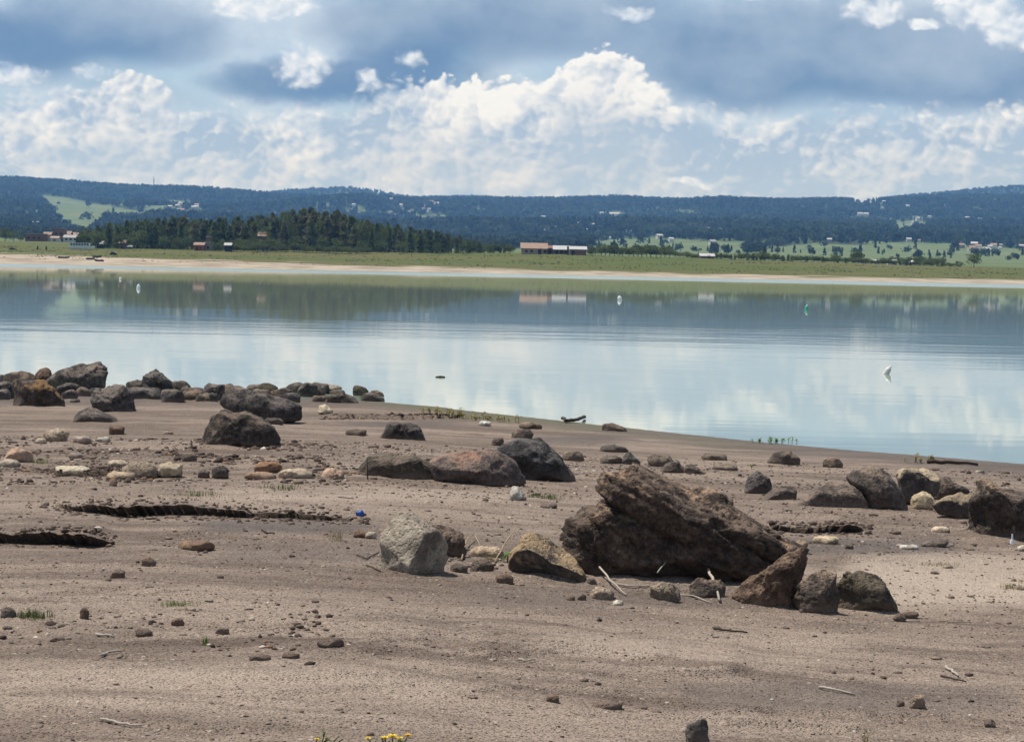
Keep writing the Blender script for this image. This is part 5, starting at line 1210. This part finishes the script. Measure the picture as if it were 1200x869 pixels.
# ------------------------------------------------------------------ gravel and crumbs: uncountable
def build_gravel():
    rs = np.random.RandomState(21)
    n = 26000
    Y = np.sqrt(rs.uniform(7.4 ** 2, 26.0 ** 2, n)); a = rs.uniform(-0.265, 0.265, n)
    X = a * Y
    patch = sstep(perlin(X * 0.5, Y * 0.8, 4.0) + 0.5 * perlin(X * 2, Y * 2, 5.0), -0.3, 0.45)
    d = X * 0; u = u_of(a); vv = hor(u) + (HC - base_h(X, Y)) * FPX / Y
    boost = ((u < 400) & (vv > 720) & (vv < 770)) | ((u < 420) & (vv > 515) & (vv < 570)) | ((u > 520) & (u < 600) & (vv > 640) & (vv < 680))
    boost = boost & (perlin(X * 1.3, Y * 0.9, 8.0) + 0.4 * perlin(X * 4, Y * 3, 2.0) > 0.02)
    keep = rs.rand(n) < (0.22 + 0.55 * patch + 0.3 * boost)
    keep &= shore_y(a) - Y > 1.0
    X, Y, boost = X[keep], Y[keep], boost[keep]
    bx, by_ = [], []
    for ba, byy, hgt, run in _banks:      # crumbs fallen from the cut banks
        if hgt < 0.03: continue
        q = rs.uniform(ba[0], ba[-1], int(2600 * (ba[-1] - ba[0]) / 0.1 * 0.12)); yy = np.interp(q, ba, byy) + rs.normal(-0.05, 0.22, len(q))
        bx.append(q * yy); by_.append(yy)
    bx = np.concatenate(bx); by_ = np.concatenate(by_); nb = len(bx)
    X = np.concatenate([X, bx]); Y = np.concatenate([Y, by_]); boost = np.concatenate([boost, np.zeros(nb, bool)]); m = len(X)
    crumb = np.concatenate([np.zeros(m - nb), np.ones(nb)])
    Z = beach_h(X, Y)
    size = 0.0035 + 0.006 * rs.rand(m) ** 2.2 + 0.016 * (rs.rand(m) < 0.035) * rs.rand(m) + 0.012 * boost * rs.rand(m) ** 2 + crumb * 0.011 * rs.rand(m) ** 1.7
    size = np.where((u_of(X / Y) < 410) & (Y < 13.5) & boost, size * 1.25, size)
    size *= np.clip(Y / 14.0, 0.8, 1.7)
    v0, f0 = ico(1)
    v0 = v0.copy(); nv = len(v0)
    jit = 1 + 0.30 * rs.normal(size=(m, nv, 1)).clip(-1.5, 1.5)
    sc = size[:, None] * np.stack([1 + 0.6 * rs.rand(m), 1 + 0.4 * rs.rand(m), 0.55 + 0.35 * rs.rand(m)], -1)
    V = v0[None] * jit * sc[:, None, :]
    th = rs.rand(m) * 6.28; c, s = np.cos(th)[:, None], np.sin(th)[:, None]
    V = np.stack([V[..., 0] * c - V[..., 1] * s, V[..., 0] * s + V[..., 1] * c, V[..., 2]], -1) + np.stack([X, Y, Z + 0.12 * size], -1)[:, None, :]
    F = (f0[None] + (np.arange(m) * nv)[:, None, None]).reshape(-1, 3)
    me = mesh_from('gravel', V.reshape(-1, 3), F, smooth=False)
    pal = np.array([(0.06, 0.043, 0.035), (0.09, 0.066, 0.052), (0.14, 0.10, 0.078), (0.20, 0.15, 0.115), (0.33, 0.27, 0.21), (0.52, 0.45, 0.37), (0.25, 0.13, 0.07)])
    pick = rs.choice(7, m, p=[.22, .24, .20, .14, .10, .07, .03])
    pick = np.where(crumb > 0, pick % 4, pick)
    pick = np.where(boost & (pick > 3) & (rs.rand(m) < .4), 1, pick)
    col_attr(me, 'tone', np.repeat(pal[pick] * rs.uniform(.8, 1.2, (m, 1)), nv, 0))
    mt, g, b = principled('gravel', None, 0.9, 0.15)
    at_ = g.n('ShaderNodeAttribute', attribute_name='tone')
    mt.node_tree.links.new(at_.outputs['Color'], b.inputs['Base Color'])
    props(obj('gravel', me, mt), 'fine gravel and earth crumbs strewn over the mud', 'gravel', kind='stuff')
build_gravel()

# ------------------------------------------------------------------ sticks, twigs and litter
M['driftwood'] = simple('bleached_wood', (0.38, 0.33, 0.27), 0.85); M['twig'] = simple('dark_twig', (0.055, 0.040, 0.030), 0.9); M['dry'] = simple('dry_stem', (0.34, 0.26, 0.16), 0.9)
def on_ground(px, py, lift=0.0):
    p = hit(px, py); p.z = float(beach_h(np.array([p.x]), np.array([p.y]))[0]) + lift; return p
def stick(name, label, pxs, rad, mat, cat='stick', lift=0.008, group=None, seg=7, taper=0.6):
    pts = [on_ground(*q[:2], lift + (q[2] if len(q) > 2 else 0)) for q in pxs]
    b = pts[0].copy()
    n = len(pts); fine = []
    r = random.Random(len(label))
    for i in range(n - 1):
        for k in range(3):
            fine.append(pts[i].lerp(pts[i + 1], k / 3) + Vector((r.uniform(-1, 1), r.uniform(-1, 1), r.uniform(0, 1))) * rad * .5)
    fine.append(pts[-1])
    m = len(fine)
    rad *= 0.62 if mat == 'driftwood' else 0.8
    o = MB().tube([p - b for p in fine], [rad * (1 - (1 - taper) * i / (m - 1)) * r.uniform(.85, 1.1) for i in range(m)], seg).build(name, M[mat], None, b, True)
    return props(o, label, cat, group)
stick('stick', 'bleached stick lying flat at lower right', [(960, 808), (980, 811), (1001, 814)], .012, 'driftwood')
stick('wood_chip', 'short white wood chip near the right edge, lower right', [(1107, 786), (1115, 789), (1123, 793)], .014, 'driftwood', 'wood')
stick('twig', 'dark twig beside the white wood chip at lower right', [(1103, 792), (1118, 797), (1132, 800)], .008, 'twig', 'twig')
stick('wood_chip', 'slim pale chip below the churned patch at left', [(117, 771), (128, 768), (142, 766)], .011, 'driftwood', 'wood')
stick('stick', 'pale crooked stick at lower left', [(119, 845), (133, 849), (148, 852), (166, 853)], .010, 'driftwood')
stick('wood_chip', 'pale chip in the churned patch at left', [(112, 747), (124, 749), (134, 749)], .013, 'driftwood', 'wood')
stick('wood_chip', 'flat pale chip alone at lower centre', [(608, 775), (618, 777), (627, 775)], .010, 'driftwood', 'wood')
stick('stick', 'white peeled stick leaning before the largest boulder', [(702, 677, .05), (715, 686, .02), (734, 699)], .012, 'driftwood')
stick('wood_chunk', 'stout white broken branch left of the brown triangular rock', [(831, 683, .06), (836, 692, .03), (843, 706)], .017, 'driftwood', 'wood', .02, taper=.8)
stick('twig', 'pale twig lying under the largest boulder, left', [(724, 688), (742, 690), (762, 690)], .010, 'driftwood', 'twig')
stick('twig', 'pale twig lying under the largest boulder, right', [(797, 698), (812, 700), (834, 707)], .010, 'driftwood', 'twig')
stick('twig', 'pale bent twig behind the small round grey stone', [(770, 684, .06), (779, 678, .10), (786, 675, .12)], .008, 'driftwood', 'twig')
stick('twig', 'dark twig left of the pale grey block', [(418, 653), (430, 657), (444, 648)], .007, 'twig', 'twig')
stick('twig', 'dark twig at the lower left foot of the pale grey block', [(430, 664), (446, 671)], .007, 'twig', 'twig')
stick('twig', 'bent dry twig left of the ochre wedge rock', [(580, 660), (590, 650, .05), (606, 637, .12)], .007, 'dry', 'twig')
stick('twig', 'pale curved root right of the brown crumbly rock', [(541, 658), (546, 640, .03), (556, 634, .04), (563, 642)], .007, 'dry', 'twig')
stick('twig', 'thin twig lying at the right of mossy rock', [(1056, 728), (1066, 729), (1078, 728)], .009, 'driftwood', 'twig')
stick('twig', 'black twig on sand below the brown triangular rock', [(836, 738), (850, 740), (876, 743)], .009, 'twig', 'twig')
stick('twig', 'thin pale twig far right on the sand', [(1100, 730), (1120, 731), (1138, 731)], .005, 'dry', 'twig')
stick('twig', 'dark twig on the damp lane below the long bank', [(306, 622), (314, 627), (322, 626)], .010, 'twig', 'twig')
stick('driftwood', 'dark gnarled driftwood at the water, centre', [(660, 494, .02), (664, 496, .0), (672, 496, .0), (680, 495, .02), (685, 493, .05)], .032, 'twig', 'driftwood', .03, taper=1)
stick('driftwood', 'long dark driftwood near the water at right', [(1088, 543), (1110, 544), (1146, 546)], .035, 'twig', 'driftwood', .02)
stick('driftwood', 'white branch end lying left in the middle distance', [(396, 584), (404, 585), (414, 587)], .014, 'driftwood', 'driftwood')
def upright(label, px, pyb, h, rad, lean, mat='twig', name='dead_stem', lift=0.0):
    b = on_ground(px, pyb); b.z += lift
    mb = MB().tube([(0, 0, -.03), (lean * .4 * h, 0, h * .5), (lean * h, .01, h)], [rad, rad * .8, rad * .5], 5)
    o = mb.build(name, M[mat], None, b, True); return props(o, label, 'stem')
upright('thin upright stem at the left top of the largest boulder', 726, 563, .16, .006, 0.02)
upright('upright dry stem standing before the olive boulder', 431, 562, .21, .007, -0.05)
upright('thin stem by the twisted boulder at the water', 205, 465, .26, .008, 0.1)
# bottle cap and crumpled blue wrapper, white plastic
M['blue_plastic'] = simple('blue_plastic', (0.03, 0.09, 0.32), 0.35); M['white_plastic'] = simple('white_plastic', (0.80, 0.80, 0.78), 0.4); M['yellow_plastic'] = simple('yellow_plastic', (0.75, 0.62, 0.05), 0.5)
def crumple(name, label, px, py, w_, h_, mat, seed):
    v, f = ico(3); v = v.copy(); o = seed * 3.1
    n_ = perlin(v[:, 0] * 2.3 + o, v[:, 1] * 2.3, v[:, 2] * 2.3) ; v = v * (1 + 0.55 * n_)[:, None]
    v = v * np.array([w_, w_ * .7, h_]); b = on_ground(px, py, h_ * .6)
    return props(obj(name, mesh_from(name, v, f, False), M[mat], None, b), label, 'litter')
crumple('wrapper', 'crumpled blue plastic wrapper at the right end of the long bank', 422, 604, .030, .028, 'blue_plastic', 3)
crumple('wrapper', 'tiny yellow wrapper behind the largest boulder', 701, 575, .022, .010, 'yellow_plastic', 5)
b = on_ground(1186, 638); o = empty('plastic_spout', b); props(o, 'small white plastic spout before the right edge boulder', 'litter')
MB().tube([(0, 0, -.01), (0, 0, .035)], [.022, .016], 10).build('base', M['white_plastic'], o); MB().tube([(0, 0, .036), (0, 0, .085)], [.008, .006], 8).build('nozzle', M['white_plastic'], o)

# ------------------------------------------------------------------ small plants
M['grass_blade'] = mat_leaf('grass_blade', (0.075, 0.120, 0.030), (0.15, 0.19, 0.055)); M['leaf'] = mat_leaf('green_leaf', (0.08, 0.16, 0.02), (0.16, 0.28, 0.04)); M['dry_grass'] = mat_leaf('dry_grass', (0.20, 0.17, 0.07), (0.34, 0.28, 0.12))
M['petal'] = simple('yellow_petal', (0.80, 0.62, 0.02), 0.6); M['petal2'] = simple('orange_petal', (0.72, 0.40, 0.03), 0.6)
def blades(n, spread, h, w_, seed, bend=.5):
    r = random.Random(seed); V = []; F = []
    for i in range(n):
        x, y = r.gauss(0, spread), r.gauss(0, spread * .7); th = r.random() * 6.28; hh = h * r.uniform(.5, 1.1); bd = bend * r.random() * hh
        dx, dy = math.cos(th), math.sin(th); px_, py_ = -dy * w_, dx * w_
        b = len(V)
        V += [(x - px_, y - py_, -.01), (x + px_, y + py_, -.01), (x + dx * bd * .4 + px_ * .8, y + dy * bd * .4 + py_ * .8, hh * .6), (x + dx * bd * .4 - px_ * .8, y + dy * bd * .4 - py_ * .8, hh * .6), (x + dx * bd, y + dy * bd, hh)]
        F += [(b, b + 1, b + 2, b + 3), (b + 3, b + 2, b + 4)]
    me = bpy.data.meshes.new('grass_tuft'); me.from_pydata(V, [], F); me.update(); return me
for px, py, n, sp, h, mt, lab in ((37, 724, 70, .05, .045, 'grass_blade', 'bright green grass tuft at the left edge foreground'), (208, 710, 45, .045, .028, 'grass_blade', 'thin green grass tuft right of the left foreground one'), (241, 756, 8, .008, .05, 'leaf', 'single bright green sprout in the churned patch'), (48, 543, 25, .05, .07, 'grass_blade', 'small green tuft beside the pink stone'), (1185, 690, 30, .05, .04, 'dry_grass', 'dry grass tuft at the right edge, middle foreground'), (1100, 662, 40, .09, .025, 'dry_grass', 'faint dry grass patch below the lone flat slab'), (640, 655, 30, .06, .05, 'dry_grass', 'dry grass behind the ochre wedge rock'), (632, 583, 60, .12, .04, 'grass_blade', 'sparse greenish grass at the foot of the round black boulder'), (235, 580, 30, .10, .05, 'grass_blade', 'sparse grass above the long bank at left'), (330, 573, 30, .10, .06, 'grass_blade', 'sparse grass above the long bank at right'), (572, 662, 12, .012, .10, 'dry_grass', 'stubby dry stalks among the burnt clods'), (1015, 869, 6, .01, .07, 'dry_grass', 'tiny dry sprig at the bottom edge'), (395, 632, 10, .03, .09, 'dry_grass', 'leaning dry sprig at the right end of the damp lane')):
    props(obj('grass_tuft', blades(n * 3, sp, h, .0014 if sp < .08 else .0022, int(px), .9), M[mt], None, on_ground(px, py)), lab, 'grass', kind='stuff')
def leafy(name, label, px, py, n, spread, h, leaf, seed, lm='leaf', cat='plant'):
    r = random.Random(seed); b = on_ground(px, py); o = empty(name, b); props(o, label, cat)
    V = []; F = []
    for i in range(n):
        x, y = r.gauss(0, spread), r.gauss(0, spread * .4); hh = h * r.uniform(.5, 1.1)
        MB().tube([(x, y, -.02), (x + r.uniform(-.02, .02), y, hh)], [.004, .003], 4).build('stem', M['grass_blade'], o)
        for k in range(5):
            z = hh * (.4 + .15 * k); th = r.random() * 6.28; c = Vector((x, y, z)); d = Vector((math.cos(th), math.sin(th), .35)) * leaf; s = Vector((-math.sin(th), math.cos(th), 0)) * leaf * .35
            V = [c, c + d * .5 + s, c + d, c + d * .5 - s]
            me = bpy.data.meshes.new('leaf'); me.from_pydata([tuple(q) for q in V], [], [(0, 1, 2, 3)]); me.update(); obj('leaf', me, M[lm], o)
    return o
leafy('weed', 'leafy green weed at the water, right of centre', 908, 520, 16, .16, .075, .05, 1)
leafy('weed', 'low green weed beside the dark low rock', 857, 548, 4, .10, .06, .05, 2)
leafy('weed', 'small green sprout left of the ochre wedge rock', 594, 660, 2, .01, .07, .05, 3)
for i in range(9):
    leafy('shore_weed', 'dry yellowish shore weed in the strip along the water', 502 + i * 10 + rs_.uniform(-5, 5), 485.5 + i * 0.9 + rs_.uniform(-1, 2), rs_.randint(3, 9), .22, rs_.uniform(.05, .11), .06, 20 + i, 'dry_grass')['group'] = 'dry weeds along the water'
for i in range(4):
    leafy('shore_weed', 'dry olive weed before the long driftwood at right', 1076 + i * 7, 541.5 + i * .4, 3, .08, .09, .05, 40 + i, 'dry_grass')['group'] = 'olive weeds by the driftwood'
for px, py, l in ((420, 467, 'left'), (436, 470, 'right')):
    leafy('weed', 'green weed at the foot of the rocky point, ' + l + ' of two', px, py, 5, .15, .08, .06, int(px), 'grass_blade')
# yellow flowers rising into the bottom of the frame
Yf = 7.7
zb = float(beach_h(np.array([-0.45]), np.array([Yf]))[0])
def flower_plant(label, heads, seed):
    r = random.Random(seed)
    pb = at(heads[0][0], 869, Yf); base = Vector((pb.x, Yf, float(beach_h(np.array([pb.x]), np.array([Yf]))[0])))
    o = empty('flowering_plant', base); props(o, label, 'flower')
    for px, py, s, mt in heads:
        t = at(px, py, Yf + r.uniform(-.03, .03)) - base
        MB().tube([(t.x * .2, 0, -.01), (t.x * .7, t.y * .6, t.z * .6), tuple(t)], [.003, .0025, .002], 5).build('stem', M['grass_blade'], o)
        if mt:
            hd = MB().tube([t + Vector((0, 0, -.004)), t + Vector((0, 0, .006))], [s * .32, s * .28], 8).build('flower_head', M['petal2'], o)
            for k in range(12):
                th = 6.283 * k / 12 + r.random() * .2; up = r.uniform(.15, .5); d = Vector((math.cos(th), math.sin(th), up)) * s; sd = Vector((-math.sin(th), math.cos(th), 0)) * s * .26
                me = bpy.data.meshes.new('petal'); me.from_pydata([tuple(t), tuple(t + d * .6 + sd), tuple(t + d), tuple(t + d * .6 - sd)], [], [(0, 1, 2, 3)]); me.update(); obj('petal', me, M[mt], hd)
        for k in range(6):
            th = r.random() * 6.28; c = t * r.uniform(.35, .97); d = Vector((math.cos(th), math.sin(th), .5)) * .022; sd = Vector((-math.sin(th), math.cos(th), 0)) * .006
            me = bpy.data.meshes.new('leaf'); me.from_pydata([tuple(c), tuple(c + d * .5 + sd), tuple(c + d), tuple(c + d * .5 - sd)], [], [(0, 1, 2, 3)]); me.update(); obj('leaf', me, M['grass_blade'], o)
flower_plant('yellow flowers cut by the bottom edge, right cluster', [(460, 862.5, .019, 'petal'), (451, 864.5, .017, 'petal'), (478, 861.5, .016, 'petal2'), (431, 865, .013, 'petal'), (447, 863, .01, None), (468, 865, .015, 'petal')], 1)
flower_plant('green stem with a yellow flower at the bottom edge, left cluster', [(371, 866, .011, 'petal'), (381, 857, .008, None), (397, 862, .008, None), (402, 865, .008, None), (384, 864, .008, None)], 2)

# ------------------------------------------------------------------ floats on the lake
M['jug'] = simple('milky_plastic', (0.62, 0.62, 0.57), 0.4); M['green_plastic'] = simple('green_plastic', (0.06, 0.42, 0.28), 0.4)
def jug(label, px, pyb, hpx, wpx, tilt, mat, waterline=0.3):
    d = ray(px, pyb); t = -HC / d.z; p = Vector((d.x * t, d.y * t, 0)); k = p.y / FPX; h = hpx * k; r = wpx * k / 2
    o = empty('float_jug', p); o.rotation_euler = (0, tilt, 0); props(o, label, 'float')
    prof = [(-.35, .55), (-.33, .95), (0, 1.0), (.45, 1.0), (.62, .93), (.78, .55), (.84, .34)]
    MB().tube([(0, 0, z * h) for z, _ in prof], [r * q for _, q in prof], 14).build('body', mat, o, None, True)
    MB().tube([(0, 0, .843 * h), (0, 0, .90 * h), (0, 0, 1.0 * h)], [r * .36, r * .38, r * .36], 12).build('cap', M['white_plastic'], o, None, True)
    for z in (.12, .34): MB().tube([(0, 0, z * h), (0, 0, (z + .05) * h)], [r * 1.03, r * 1.03], 14).build('rib', mat, o)
    return o
jug('tilted milky plastic bottle floating at the right', 1037.5, 438, 11.5, 7, .6, M['jug'])
jug('white plastic float nearest the left of the lake', 162, 338, 5.5, 4.2, .15, M['white_plastic'])
jug('small white float behind the left one', 141, 327.5, 3, 3, .0, M['white_plastic'])
jug('white plastic float in the middle of the lake', 726.5, 351.5, 5.5, 5, -.2, M['white_plastic'])
jug('green plastic float right of the middle of the lake', 945, 363, 6, 4.2, .1, M['green_plastic'])
d = ray(516, 442); t = -HC / d.z; p = Vector((d.x * t, d.y * t, .005))
props(MB().tube([(-.10, 0, 0), (0, .02, .01), (.10, 0, .005)], [.015, .022, .012], 6).build('floating_stick', M['twig'], None, p, True), 'small dark stick floating in the middle of the lake', 'stick')

# ------------------------------------------------------------------ haze
HAZE_DENSITY = 8.0e-5
hm = bpy.data.materials.new('haze'); hm.use_nodes = True
g = G(hm.node_tree)
pv = g.n('ShaderNodeVolumePrincipled', {'Color': (0.21, 0.47, 1.0, 1.0), 'Absorption Color': (1.0, 1.0, 1.0, 1.0), 'Density': HAZE_DENSITY, 'Anisotropy': 0.15})
g.n('ShaderNodeOutputMaterial', {'Volume': pv.outputs[0]})
hz = MB().box(-4800, 4800, -300, 9500, -60, 375).build('haze', hm)
props(hz, 'thin blue haze over lake and hills', 'haze', kind='stuff')
